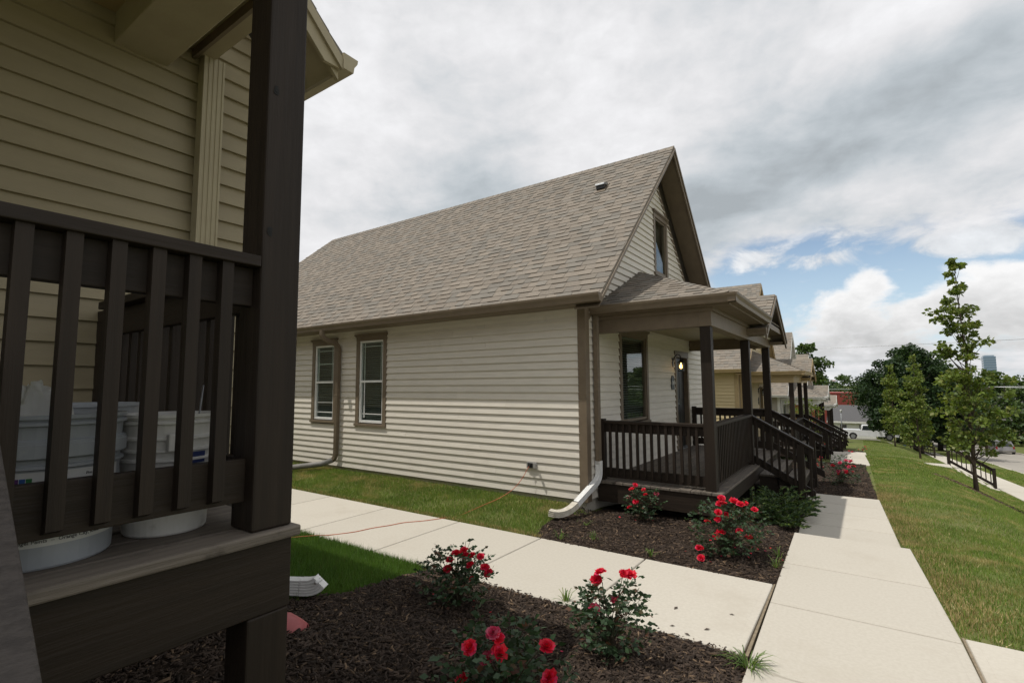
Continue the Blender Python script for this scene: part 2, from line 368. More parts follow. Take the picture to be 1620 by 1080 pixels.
# ------------------------------------------------------------------ pavements, road
def slab_mb(pts, top, th=.11, gap=.006, bevr=.012):
    """one concrete slab: four corners (x,y), a z for each corner, edges rounded over"""
    c = Vector((sum(p[0] for p in pts)/4, sum(p[1] for p in pts)/4)); mb = MB()
    def ring(ins, dzz):
        r = []
        for (x, y), z in zip(pts, top):
            d = c-Vector((x, y)); r.append((x+math.copysign(ins, d.x), y+math.copysign(ins, d.y), z+dzz))
        return r
    rings = [ring(gap, -th), ring(gap, -bevr), ring(gap+bevr*.4, -bevr*.3), ring(gap+bevr, -.001), ring(.066, -.001), ring(.070, .0005)]; kr = len(rings)-1
    v = [p for r in rings for p in r]; f = []
    for k in range(kr):
        for j in range(4): f.append((k*4+j, k*4+(j+1) % 4, k*4+4+(j+1) % 4, k*4+4+j))
    f.append(tuple(kr*4+q for q in range(4))); f.append((3, 2, 1, 0))
    return mb.add(v, f)
def slab(parent, base, pts, top, name='concrete_slab', **k):
    return link(name, slab_mb(pts, top, **k).mesh(name, M_concrete, base), parent)
def setting(name, base):
    o = link(name, None, None, base); o['kind'] = 'structure'; return o
ZC = -1.815
# cross walk between the two houses
cw = setting('cross_walk', (-4, 4.6, ZC))
xs_ = [-.765, -1.975, -3.26, -4.55, -5.96, -7.35, -8.75, -10.15, -11.55]
for a, b in zip(xs_[1:], xs_[:-1]):
    slab(cw, (-4, 4.6, ZC), [(a, 3.80), (b, 3.80), (b, 5.265), (a, 5.265)], [ZC]*4)
# front walk along the houses: upper level, one step down, lower level
fw = setting('front_walk', (0, 5, ZC)); B = (0, 5, ZC)
def XL(y): return np.interp(y, [0, 3.6, 7.2], [-.69, -.72, -.80])
def XR(y): return np.interp(y, [0, 3.6, 4.9, 7.2], [.55, .53, .48, .335])
for a, b in zip([-6, -4.2, -2.4, -.6, .6, 1.8, 3.66, 4.82, 5.94], [-4.2, -2.4, -.6, .6, 1.8, 3.66, 4.82, 5.94, 7.2]):
    z0 = ZC+max(0, (1.8-a))*.09; z1 = ZC+max(0, (1.8-b))*.09
    slab(fw, B, [(XL(a), a), (XR(a), a), (XR(b), b), (XL(b), b)], [z0, z0, z1, z1], th=.2)
def XL2(y): return np.interp(y, [7.2, 11], [-.80, -.95])
def XR2(y): return np.interp(y, [7.2, 11], [.305, .125])
for a, b in zip([7.21, 8.47, 9.33, 10.13], [8.47, 9.33, 10.13, 10.97]):
    z0 = -1.965-.012*(a-7.2); z1 = -1.965-.012*(b-7.2)
    slab(fw, B, [(XL2(a), a), (XR2(a), a), (XR2(b), b), (XL2(b), b)], [z0, z0, z1, z1], th=.2)
solo('joint_strip', MB().hexa([(-.768, 3.8, ZC-.06), (-.742, 3.8, ZC-.06), (-.762, 5.265, ZC-.06), (-.775, 5.265, ZC-.06)], [(-.752, 3.8, ZC-.002), (-.732, 3.8, ZC-.002), (-.757, 5.265, ZC-.002), (-.770, 5.265, ZC-.002)]), M_joint, None, None, kind='structure')
solo('joint_strip', MB().hexa([(.52, 3.3, ZC-.06), (.55, 3.3, ZC-.06), (.495, 4.93, ZC-.06), (.475, 4.93, ZC-.06)], [(.530, 3.3, ZC-.002), (.547, 3.3, ZC-.002), (.494, 4.93, ZC-.002), (.480, 4.93, ZC-.002)]), M_joint, None, None, kind='structure')
sw = setting('side_walk', (1.5, 4, ZC))
slab(sw, (1.5, 4, ZC), [(.545, 3.3), (1.85, 3.3), (1.85, 4.93), (.492, 4.93)], [ZC]*4)
slab(sw, (1.5, 4, ZC), [(1.85, 3.3), (3.0, 3.3), (3.0, 4.93), (1.85, 4.93)], [ZC]*4)
for k in range(6):
    x0 = 3.0+.30*k; zz = ZC-.19*(k+1)
    slab(sw, (1.5, 4, ZC), [(x0, 3.3), (x0+.30, 3.3), (x0+.30, 4.93), (x0, 4.93)], [zz]*4, th=.25, name='concrete_step')
# walks of the second and third house
def front_walk_far(y0, y1, x0a, x1a, x0b, x1b, z0, z1, n):
    o = setting('front_walk', ((x0a+x1a)/2, y0, z0)); b = o.location.copy()
    for k in range(n):
        a_, b_ = k/n, (k+1)/n; q = lambda p, r, t: p+(r-p)*t
        ya, yb = q(y0, y1, a_), q(y0, y1, b_); za, zb = q(z0, z1, a_), q(z0, z1, b_)
        slab(o, b, [(q(x0a, x0b, a_), ya), (q(x1a, x1b, a_), ya), (q(x1a, x1b, b_), yb), (q(x0a, x0b, b_), yb)], [za, za, zb, zb], th=.16)
front_walk_far(20.9, 25.0, -1.1, .06, -1.25, -.12, -2.735, -2.80, 4)
front_walk_far(31.2, 35.5, -1.2, .05, -1.3, -.10, -3.90, -3.93, 4)
wk = setting('garden_walk', (1.6, 31.8, -3.9))
for a, b in zip([.06, 1.1, 2.15], [1.1, 2.15, 3.2]):
    slab(wk, (1.6, 31.8, -3.9), [(a, 31.15), (b, 31.15), (b, 32.3), (a, 32.3)], [-3.90]*4, th=.3)
for k in range(6):
    x0 = 3.2+.28*k; zz = -3.90-.165*(k+1)
    slab(wk, (1.6, 31.8, -3.9), [(x0, 31.15), (x0+.28, 31.15), (x0+.28, 32.3), (x0, 32.3)], [zz]*4, th=.35, name='concrete_step')
# pavement along the street
pv = setting('street_pavement', (5.5, 20, float(low(20))))
y = -12.0
while y < 72:
    l = 1.5 if y < 50 else 3.0
    z0 = float(low(y))+.03; z1 = float(low(y+l))+.03
    slab(pv, pv.location, [(4.92, y), (6.15, y), (6.15, y+l), (4.92, y+l)], [z0, z0, z1, z1]); y += l
def strip(name, x0, x1, ys, dz, material, th=0, n=1, zf=None):
    mb = MB(); xs = np.linspace(x0, x1, n+1); v = []; f = []
    for yy in ys:
        for xx in xs: v.append((xx, yy, float((zf or low)(yy))+dz))
    k = n+1
    for i in range(len(ys)-1):
        for j in range(n): f.append((i*k+j, i*k+j+1, (i+1)*k+j+1, (i+1)*k+j))
    mb.add(v, f); return mb
ys = list(np.linspace(-40, 60, 51))+list(np.linspace(62, 200, 40))
solo('street', strip('street', 8.52, 15.55, ys, -.24, M_asphalt, n=2), M_asphalt, None, None, kind='structure')
mb = MB()
for x0, x1 in ((8.36, 8.52), (15.55, 15.71)):
    for a, b in zip(ys[:-1], ys[1:]):
        if 70.5 < a < 79.5 and x0 < 10: continue
        za, zb = float(low(a)), float(low(b))
        mb.hexa([(x0, a, za-.4), (x1, a, za-.4), (x1, b, zb-.4), (x0, b, zb-.4)], [(x0, a, za-.08), (x1, a, za-.08), (x1, b, zb-.08), (x0, b, zb-.08)])
solo('kerb', mb, M_concrete, None, None, kind='structure')
# side street at the bottom of the lawn
v = []; f = []; xsx = np.linspace(-80, 8.5, 60)
for yy in (72.6, 75.5, 79.2):
    for xx in xsx: v.append((xx, yy, Hs(min(xx, 4), yy)+.05 if xx < 4 else float(low(yy))-.20))
for i in range(2):
    for j in range(59): f.append((i*60+j, i*60+j+1, (i+1)*60+j+1, (i+1)*60+j))
solo('side_street', MB().add(v, f), M_asphalt, None, None, kind='structure')
# driveway crossing the verge
mb = MB()
for k in range(6):
    x0, x1 = 6.16+.37*k, 6.16+.37*(k+1)
    z = [float(low(yy))-.02*(xx-4.9)+.035-(.11*(k+dk) / 6) for dk, xx in ((0, x0), (1, x1)) for yy in (50, 54)]
    mb.hexa([(x0, 50, z[0]-.2), (x1, 50, z[2]-.2), (x1, 54, z[3]-.2), (x0, 54, z[1]-.2)], [(x0, 50, z[0]), (x1, 50, z[2]), (x1, 54, z[3]), (x0, 54, z[1])])
solo('driveway', mb, M_concrete, None, None, kind='structure')

# ------------------------------------------------------------------ mulch beds
def poly_in(poly, x, y):
    x = np.asarray(x); y = np.asarray(y); c = np.zeros(x.shape, bool); n = len(poly)
    for i in range(n):
        x1, y1 = poly[i]; x2, y2 = poly[(i+1) % n]
        cnd = ((y1 > y) != (y2 > y))
        with np.errstate(divide='ignore', invalid='ignore'): xi = (x2-x1)*(y-y1)/((y2-y1) if y2 != y1 else 1e-9)+x1
        c ^= cnd & (x < xi)
    return c
BED0 = [(-5.4, -4.5), (-.68, -4.5), (-.68, 3.87), (-3.66, 3.87), (-3.60, 3.2), (-3.56, 2.75), (-3.72, 2.40), (-4.2, 2.2), (-5.4, 2.1)]
BED1 = [(-3.40, 5.19), (-.70, 5.19), (-.74, 7.2), (-.78, 9.0), (-.94, 11.0), (-.94, 11.05), (.10, 11.05), (.0, 14), (-.08, 20.85), (-3.3, 20.85), (-3.3, 6.6), (-3.52, 6.2), (-3.50, 5.7)]
BED2 = [(-.12, 25.05), (-.15, 31.1), (-3.6, 31.1), (-3.6, 25.05)]
BED3 = [(-.12, 35.6), (-.3, 42), (-3.6, 42), (-3.6, 35.6)]
def bump_h(x, y): return .012*np.sin(x*3.1+y*1.7)+.010*np.sin(x*-1.9+y*4.3)+.008*np.sin(x*7.7)*np.cos(y*6.1)
def bed_h(x, y):
    x = np.asarray(x, float); y = np.asarray(y, float); z = H(x, y)+.012+bump_h(x, y)
    near = (np.clip((5.45-y)/.25, 0, 1)*(y > 4.5)+np.clip((y-3.62)/.18, 0, 1)*(y <= 4.5))*(y < 5.6)*(y > 3.4)
    near = np.maximum(near, np.clip((x+.98)/.16, 0, 1)*(y < 7.4)*(y > 3.4)); near = np.maximum(near, np.clip((x+1.05)/.1, 0, 1)*(y >= 7.4)*(y < 11.1)*(x < .2))
    return z*(1-near)+near*np.minimum(z, np.where(y < 7.25, -1.832, -2.005))
def bed_sheet(poly, cell, name='mulch_bed'):
    xs = [p[0] for p in poly]; ysq = [p[1] for p in poly]
    ax = np.arange(min(xs), max(xs)+cell, cell); ay = np.arange(min(ysq), max(ysq)+cell, cell)
    X, Y = np.meshgrid(ax, ay); v = np.stack([X.ravel(), Y.ravel(), bed_h(X, Y).ravel()], 1); n = len(ax)
    i = (np.arange(len(ay)-1)[:, None]*n+np.arange(n-1)[None]).ravel()
    cx_, cy_ = X.ravel()[i]+cell/2, Y.ravel()[i]+cell/2; i = i[poly_in(poly, cx_, cy_)]
    o = link(name, np_mesh(name, v, np.stack([i, i+1, i+1+n, i+n], 1), M_soil, True)); o['kind'] = 'structure'
# the lawn soil dips under the beds and slabs
PAVE = [[(-11.6, 3.85), (-.7, 3.85), (-.7, 5.2), (-11.6, 5.2)], [(-.66, -6), (.44, -6), (.42, 5), (.28, 7.2), (-.75, 7.2)], [(-.78, 7.1), (.36, 7.1), (.30, 8.3), (.10, 10.95), (-.93, 10.95)], [(.6, 3.4), (3, 3.4), (3, 4.85), (.6, 4.85)]]
for pl_ in (BED0, BED1, BED2, BED3, *PAVE): gv[poly_in(pl_, gv[:, 0], gv[:, 1]), 2] -= .07 if pl_ is not PAVE[2] else .17
ground = link('ground', np_mesh('ground', gv, gf, M_ground, True)); ground['kind'] = 'structure'
bed_sheet(BED0, .06); bed_sheet(BED1, .08); bed_sheet(BED2, .3); bed_sheet(BED3, .3)
def sample_poly(poly, n):
    xs = [p[0] for p in poly]; ysq = [p[1] for p in poly]; out_ = []; got = 0
    while got < n:
        x = rng.uniform(min(xs), max(xs), n); y = rng.uniform(min(ysq), max(ysq), n); k = poly_in(poly, x, y)
        out_.append(np.stack([x[k], y[k]], 1)); got += k.sum()
    return np.concatenate(out_)[:n]
def rot_mats(yaw, pit, rol):
    cy_, sy_, cp, sp, cr, sr = np.cos(yaw), np.sin(yaw), np.cos(pit), np.sin(pit), np.cos(rol), np.sin(rol)
    R = np.empty((len(yaw), 3, 3))
    R[:, 0, 0] = cy_*cp; R[:, 0, 1] = cy_*sp*sr-sy_*cr; R[:, 0, 2] = cy_*sp*cr+sy_*sr
    R[:, 1, 0] = sy_*cp; R[:, 1, 1] = sy_*sp*sr+cy_*cr; R[:, 1, 2] = sy_*sp*cr-cy_*sr
    R[:, 2, 0] = -sp; R[:, 2, 1] = cp*sr; R[:, 2, 2] = cp*cr
    return R
def chips(name, pts, lmin, lmax, material, label, cat, zf=bed_h):
    n = len(pts); L = rng.uniform(lmin, lmax, n)*rng.choice([.5, .8, 1, 1.4], n); W = L*rng.uniform(.10, .30, n); T = rng.uniform(.003, .008, n)
    yaw = rng.uniform(0, 2*pi, n); pit = rng.normal(0, .22, n); rol = rng.normal(0, .5, n); R = rot_mats(yaw, pit, rol)
    base = np.array([[-.5, -.35, 0], [.5, -.5, 0], [.42, .5, 0], [-.5, .4, 0], [-.46, -.3, 1], [.45, -.4, 1], [.38, .4, 1], [-.45, .3, 1]])
    loc = base[None]*np.stack([L, W, T], 1)[:, None, :]; loc[:, :, 1] += (rng.uniform(-.25, .25, n)*L)[:, None]*(base[None, :, 0]**2)*2
    v = np.einsum('nij,nkj->nki', R, loc); z = zf(pts[:, 0], pts[:, 1])+rng.uniform(.0, .016, n)
    v += np.stack([pts[:, 0], pts[:, 1], z], 1)[:, None, :]
    fb = np.array([[4, 5, 6, 7], [0, 1, 5, 4], [1, 2, 6, 5], [2, 3, 7, 6], [3, 0, 4, 7]])
    f = (np.arange(n)[:, None, None]*8+fb[None]).reshape(-1, 4)
    o = link(name, np_mesh(name, v.reshape(-1, 3), f, material)); o['kind'] = 'stuff'; o['label'] = label; o['category'] = cat
    return o
near0 = [(-3.75, -.4), (-.71, -.4), (-.71, 3.83), (-3.66, 3.83), (-3.58, 2.7), (-3.9, 2.2)]
chips('mulch', sample_poly(near0, 42000), .02, .055, M_chip, 'dark shredded bark mulch in the bed beside the near porch', 'mulch')
near1 = [(-3.5, 5.24), (-.755, 5.24), (-.80, 8), (-.9, 11.0), (.1, 11.05), (-.05, 18), (-1.6, 18), (-1.5, 7.5), (-3.45, 6.75)]
chips('mulch', sample_poly(near1, 36000), .02, .055, M_chip, 'dark shredded bark mulch in front of the beige house', 'mulch')
far2 = [(-.1, 18), (-.1, 20.85), (-1.6, 20.85), (-1.6, 18)]
chips('mulch', np.concatenate([sample_poly(far2, 1500), sample_poly(BED2, 3000), sample_poly(BED3, 1500)]), .06, .14, M_chip, 'dark bark mulch in the beds of the houses further down', 'mulch')
ring_t = rng.normal(0, .33, (2600, 2))+np.array([2.62, 20.4])
chips('mulch', ring_t, .05, .12, mat('tan_chip', (.13, .085, .05), (.07, .045, .028), .9, 10, island=.4), 'brown bark chips in a ring round the nearest young street tree', 'mulch', zf=lambda x, y: H(x, y)+.03)

# ------------------------------------------------------------------ grass
def blades(name, pts, hmin, hmax, wd, material, label, zf=H, lean=.45, cat='grass'):
    n = len(pts); h = rng.uniform(hmin, hmax, n)*rng.uniform(.6, 1.1, n); a = rng.uniform(0, 2*pi, n); ln = np.abs(rng.normal(0, lean, n)); b = rng.uniform(0, 2*pi, n)
    z = zf(pts[:, 0], pts[:, 1]); p = np.stack([pts[:, 0], pts[:, 1], z-.004], 1)
    s = np.stack([np.cos(a), np.sin(a), np.zeros(n)], 1)*(wd*rng.uniform(.6, 1.3, n))[:, None]/2
    tip = np.stack([np.cos(b)*np.sin(ln)*h, np.sin(b)*np.sin(ln)*h, np.cos(ln)*h], 1)
    v = np.stack([p-s, p+s, p+tip], 1).reshape(-1, 3); f = np.arange(3*n).reshape(-1, 3)
    o = link(name, np_mesh(name, v, f, material)); o['kind'] = 'stuff'; o['label'] = label; o['category'] = cat; return o
def clumpy(pts, f=1.0, keep=.75):
    k = .5+.25*np.sin(pts[:, 0]*5.1*f+1.3*np.sin(pts[:, 1]*3.7*f))+.25*np.sin(pts[:, 1]*6.3*f+1.7*np.sin(pts[:, 0]*2.9*f))
    return pts[rng.uniform(0, 1, len(pts)) < keep+(1-keep)*k*2]
def lawn_poly(y0, y1, n=24, x1=4.9):
    ysq = np.linspace(y0, y1, n)
    l = [(float(XR(y)) if y < 7.2 else (float(XR2(y)) if y < 11 else float(np.interp(y, [11, 21, 25, 36, 70], [.12, .02, -.1, -.1, -.4])))+.01, y) for y in ysq]
    return l+[(x1, y) for y in ysq[::-1]]
L1 = lawn_poly(4.95, 9.5); L2 = lawn_poly(9.5, 17); L3 = lawn_poly(17, 31.1); L4 = lawn_poly(32.35, 72)
def strp(n, poly): return sample_poly(poly, n)
lab = 'mown green lawn sloping from the front walk down to the street pavement'
pts = np.concatenate([clumpy(strp(95000, L1), keep=.6), clumpy(strp(80000, L2), keep=.6)])
blades('lawn_grass', pts, .035, .065, .007, M_grass, lab)
blades('lawn_grass', np.concatenate([clumpy(strp(60000, L3), .6), strp(40000, L4)]), .05, .08, .018, M_grass, 'mown green lawn further down the row in front of the far houses')
# dry edge along the walk
ey = rng.uniform(4.95, 14, 30000); ex = np.array([XR(y) if y < 7.2 else (XR2(y) if y < 11 else .1) for y in ey])+np.abs(rng.normal(0, .24, len(ey)))+.005
ky = rng.uniform(0, 1, len(ey)) < .55+.45*np.sin(ey*2.3+np.sin(ey*5))
blades('dry_grass', np.stack([ex, ey], 1)[ky], .03, .06, .008, M_straw, 'dry straw coloured grass along the edge of the front walk')
STRIP = [(-12.5, 5.28), (-3.36, 5.28), (-3.50, 5.7), (-3.54, 6.2), (-3.36, 6.62), (-12.5, 6.62)]
blades('lawn_grass', clumpy(strp(80000, STRIP), keep=.55), .04, .085, .008, M_grass, 'strip of green lawn between the cross walk and the beige siding')
sx = rng.uniform(-12, -3.5, 42000); sy = 6.62-np.abs(rng.normal(0, .30, len(sx)))
k = rng.uniform(0, 1, len(sx)) < .45+.45*np.sin(sx*1.7+1)
blades('dry_grass', np.stack([sx, sy], 1)[k], .02, .05, .010, M_straw, 'dry straw coloured grass at the foot of the beige siding', lean=.9)
ex = rng.uniform(-12, -3.3, 9000)
blades('dry_grass', np.stack([ex, 5.29+np.abs(rng.normal(0, .05, len(ex)))], 1), .03, .06, .008, M_straw, 'dry grass along the far edge of the cross walk')
LAWN0 = [(-12, 2.05), (-4.2, 2.12), (-3.74, 2.38), (-3.57, 2.75), (-3.62, 3.2), (-3.68, 3.79), (-12, 3.79)]
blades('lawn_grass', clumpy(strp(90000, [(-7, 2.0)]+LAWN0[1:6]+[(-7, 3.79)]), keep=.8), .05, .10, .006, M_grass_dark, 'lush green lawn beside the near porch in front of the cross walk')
VG = [(6.17, 8), (8.3, 8), (8.3, 49.9), (6.17, 49.9)]; VG2 = [(6.17, 54.1), (8.3, 54.1), (8.3, 72), (6.17, 72)]
blades('verge_grass', np.concatenate([strp(30000, VG), strp(8000, VG2)]), .06, .10, .028, M_grass, 'green grass verge between the street pavement and the kerb')
# single tufts and weeds
def tuft(x, y, z, n, hmin, hmax, spread, material, label, wd=.008, group=None, cat='grass tuft'):
    mb = MB()
    for i in range(n):
        a = random.uniform(0, 2*pi); r = random.uniform(0, spread*.25); h = random.uniform(hmin, hmax); o = Vector((x+cos(a)*r, y+sin(a)*r, z-.01))
        a2 = a+random.gauss(0, .5); out_ = random.uniform(.3, 1)*spread; s = Vector((-sin(a2), cos(a2), 0))*wd/2
        p1 = o+Vector((cos(a2)*out_*.35, sin(a2)*out_*.35, h*.75)); p2 = o+Vector((cos(a2)*out_*.75, sin(a2)*out_*.75, h)); p3 = o+Vector((cos(a2)*out_*1.15, sin(a2)*out_*1.15, h*.72))
        mb.add([o-s, o+s, p1-s*.9, p1+s*.9, p2-s*.6, p2+s*.6, p3], [(0, 1, 3, 2), (2, 3, 5, 4), (4, 5, 6)])
    return solo('grass_tuft', mb, material, label, cat, group, base=(x, y, z))
M_tuft = leafmat('weed_grass', (.12, .20, .035), (.08, .15, .03), ((.20, .24, .08), (.7, .97)), .25, .35, 6)
tuft(-.71, 3.68, -1.83, 60, .04, .11, .18, M_tuft, 'fresh green grass tuft at the near corner where both walks meet')
for (x, y, t) in ((-2.16, 3.86, 'small grass tuft at the mulch edge between the two near roses'), (-3.05, 5.35, 'grass tuft at the bed edge near the white downspout'), (-1.95, 5.36, 'grass tuft on the far edge of the cross walk in front of the mulch'),
                  (-.83, 6.1, 'weed tuft beside the front walk just before its step'), (-.81, 5.75, 'low weed tuft beside the front walk near the cross walk'), (-2.7, 5.5, 'lone weed in the mulch before the smallest rose'), (-3.05, 6.0, 'weed tuft under the white downspout')):
    tuft(x, y, Hs(x, y)+.02, 16, .04, .11, .11, M_tuft, t)
# ------------------------------------------------------------------ building kit
def cut_iv(iv, cuts):
    res = [iv]
    for a, b in cuts:
        n = []
        for p, q in res:
            if b <= p or a >= q: n.append((p, q)); continue
            if a > p: n.append((p, a))
            if b < q: n.append((b, q))
        res = n
    return res
def mapper(axis, plane, outw):
    """(along, out, up) -> build coordinates; outw = +-1"""
    if axis == 'x': return lambda a, d, z: (a, plane+outw*d, z)
    return lambda a, d, z: (plane+outw*d, a, z)
def mbox(M, a0, a1, d0, d1, z0, z1, mb=None):
    mb = mb or MB(); p, q = M(a0, d0, z0), M(a1, d1, z1); return mb.box(p[0], q[0], p[1], q[1], p[2], q[2])
def siding(T, wall, material, axis, plane, outw, z0, z1, iv, cuts=(), e=.119, joint=3.2, single=True, rseed=1):
    M = mapper(axis, plane, outw); R_ = random.Random(rseed); nrow = int((z1-z0)/e)+1; field = MB()
    for i in range(nrow):
        zb = z0+i*e
        if zb >= z1-.02: break
        ze = min(zb+e, z1); zt = min(zb+e+.018, z1)
        (a0, b0), (a1, b1) = iv(zb), iv(ze)
        if b0-a0 < .05: continue
        segs = cut_iv((a0, b0), [(c[0], c[1]) for c in cuts if c[2] < ze-.025 and c[3] > zb+.025])
        for p, q in segs:
            br = [p]; x = p+R_.uniform(.4, 1)*joint
            while x < q-.5: br.append(x); x += joint*R_.uniform(.75, 1.15)
            br.append(q)
            for s, t in zip(br[:-1], br[1:]):
                if t-s < .02: continue
                g = .0012; s2, t2 = s+(g if s > p else 0), t-(g if t < q else 0)
                st = s2+((a1-a0)*(zt-zb)/(ze-zb) if s == a0 else 0); tt = t2+((b1-b0)*(zt-zb)/(ze-zb) if t == b0 else 0)
                if tt-st < .01: tt = st+.01
                j = R_.uniform(-.0012, .0012)
                mb = MB() if single else field
                mb.hexa([M(s2, -.004, zb), M(t2, -.004, zb), M(t2, .028+j, zb), M(s2, .028+j, zb)] if True else None,
                        [M(st, -.006, zt), M(tt, -.006, zt), M(tt, .002, zt), M(st, .002, zt)])
                if single: T.part('siding_board', mb, material, wall)
    if not single: T.part('siding_board', field, material, wall, stuff=True)
def clip_poly(poly, rect):
    """2-D convex polygon clipped to an axis rectangle"""
    x0, x1, y0, y1 = rect
    for ax, lim, sg in ((0, x0, 1), (0, x1, -1), (1, y0, 1), (1, y1, -1)):
        outp = []
        for i in range(len(poly)):
            p, q = poly[i], poly[(i+1) % len(poly)]; dp, dq = sg*(p[ax]-lim), sg*(q[ax]-lim)
            if dp >= 0: outp.append(p)
            if dp*dq < 0:
                t = dp/(dp-dq); outp.append((p[0]+t*(q[0]-p[0]), p[1]+t*(q[1]-p[1])))
        poly = outp
        if len(poly) < 3: return []
    return poly
def shingles(T, roof, material, poly, course=.143, single=300, wr=(.11, .28), rseed=3):
    """laminated shingles on a planar slope; poly[0]->poly[1] is the eave, slope rises to the left of it"""
    P = [Vector(p) for p in poly]; ex = (P[1]-P[0]).normalized(); nrm = (P[1]-P[0]).cross(P[2]-P[0]).normalized(); ey = nrm.cross(ex)
    q = [((p-P[0]).dot(ex), (p-P[0]).dot(ey)) for p in P]
    xmin, xmax, ymax = min(a for a, b in q), max(a for a, b in q), max(b for a, b in q); R_ = random.Random(rseed); tabs = []
    nc = int(ymax/course)+1
    for j in range(nc):
        yb = j*course; yt = yb+course*1.08; x = xmin-R_.uniform(0, .3); thick = R_.random() < .5
        while x < xmax:
            wv = R_.uniform(*wr); thick = not thick; t = (.0135 if thick else .0055)+R_.uniform(-.001, .001); yo = yb-(0 if thick else -.004)
            c = clip_poly(q, (x+.0012, x+wv-.0012, yo, yt)); x += wv
            if len(c) < 3: continue
            ar = abs(sum(c[i][0]*c[(i+1) % len(c)][1]-c[(i+1) % len(c)][0]*c[i][1] for i in range(len(c))))/2
            if ar < .002: continue
            mb = MB(); n = len(c)
            lo = [P[0]+ex*a+ey*b for a, b in c]
            hi = [p+nrm*(t+.004-(t+.001)*(b-yb)/(yt-yb)) for p, (a, b) in zip(lo, c)]
            mb.add(lo+hi, [tuple(range(n, 2*n))]+[(i, (i+1) % n, n+(i+1) % n, n+i) for i in range(n)])
            ctr = sum(lo, Vector())/n+T.off
            tabs.append((ctr.length, mb))
    tabs.sort(key=lambda t: t[0]); field = MB()
    for k, (d, mb) in enumerate(tabs):
        if k < single: T.part('shingle', mb, material, roof)
        else: field.add(mb.v, mb.f)
    if field.v: T.part('shingle', field, material, roof, stuff=True)
def panel(mb, poly, nth):
    """planar polygon thickened downward by vector"""
    return mb.prism(poly, nth)
GUT = [(0, 0), (.085, 0), (.092, .045), (.118, .085), (.122, .115), (.112, .115), (.106, .090), (.080, .050), (.076, .012), (.012, .012), (.012, .115), (0, .115)]
def gutter_mb(a, b, side, mb=None):
    """K-profile gutter from a to b; side = horizontal unit vector pointing away from the house"""
    mb = mb or MB(); a = Vector(a); b = Vector(b); side = Vector(side)
    n = len(GUT); v = [a+side*p+Vector((0, 0, q)) for p, q in GUT]+[b+side*p+Vector((0, 0, q)) for p, q in GUT]
    f = [(i, (i+1) % n, n+(i+1) % n, n+i) for i in range(n)]
    capi = [0, 1, 2, 3, 4, 11]
    f += [tuple(capi[::-1]), tuple(n+i for i in capi)]
    return mb.add(v, f)
def rect_prof(w_, d_, ribs=3):
    """downspout section with shallow ribs on the faces"""
    p = []
    for (x0, y0), (x1, y1) in (((-w_/2, -d_/2), (w_/2, -d_/2)), ((w_/2, -d_/2), (w_/2, d_/2)), ((w_/2, d_/2), (-w_/2, d_/2)), ((-w_/2, d_/2), (-w_/2, -d_/2))):
        L = math.hypot(x1-x0, y1-y0); nx_, ny_ = (y1-y0)/L, -(x1-x0)/L; k = ribs*2+1 if L > .07 else 1
        for i in range(k):
            for t, o in (((i+.12)/k, 1), ((i+.88)/k, 1)) if True else ():
                o2 = -.004 if i % 2 else 0
                p.append((x0+(x1-x0)*t+nx_*o2, y0+(y1-y0)*t+ny_*o2))
    return p
def arc(p0, p1, p2, n=5):
    """quadratic bend from p0 round p1 to p2"""
    p0, p1, p2 = map(Vector, (p0, p1, p2)); return [(1-t)**2*p0+2*t*(1-t)*p1+t*t*p2 for t in [i/n for i in range(n+1)]]
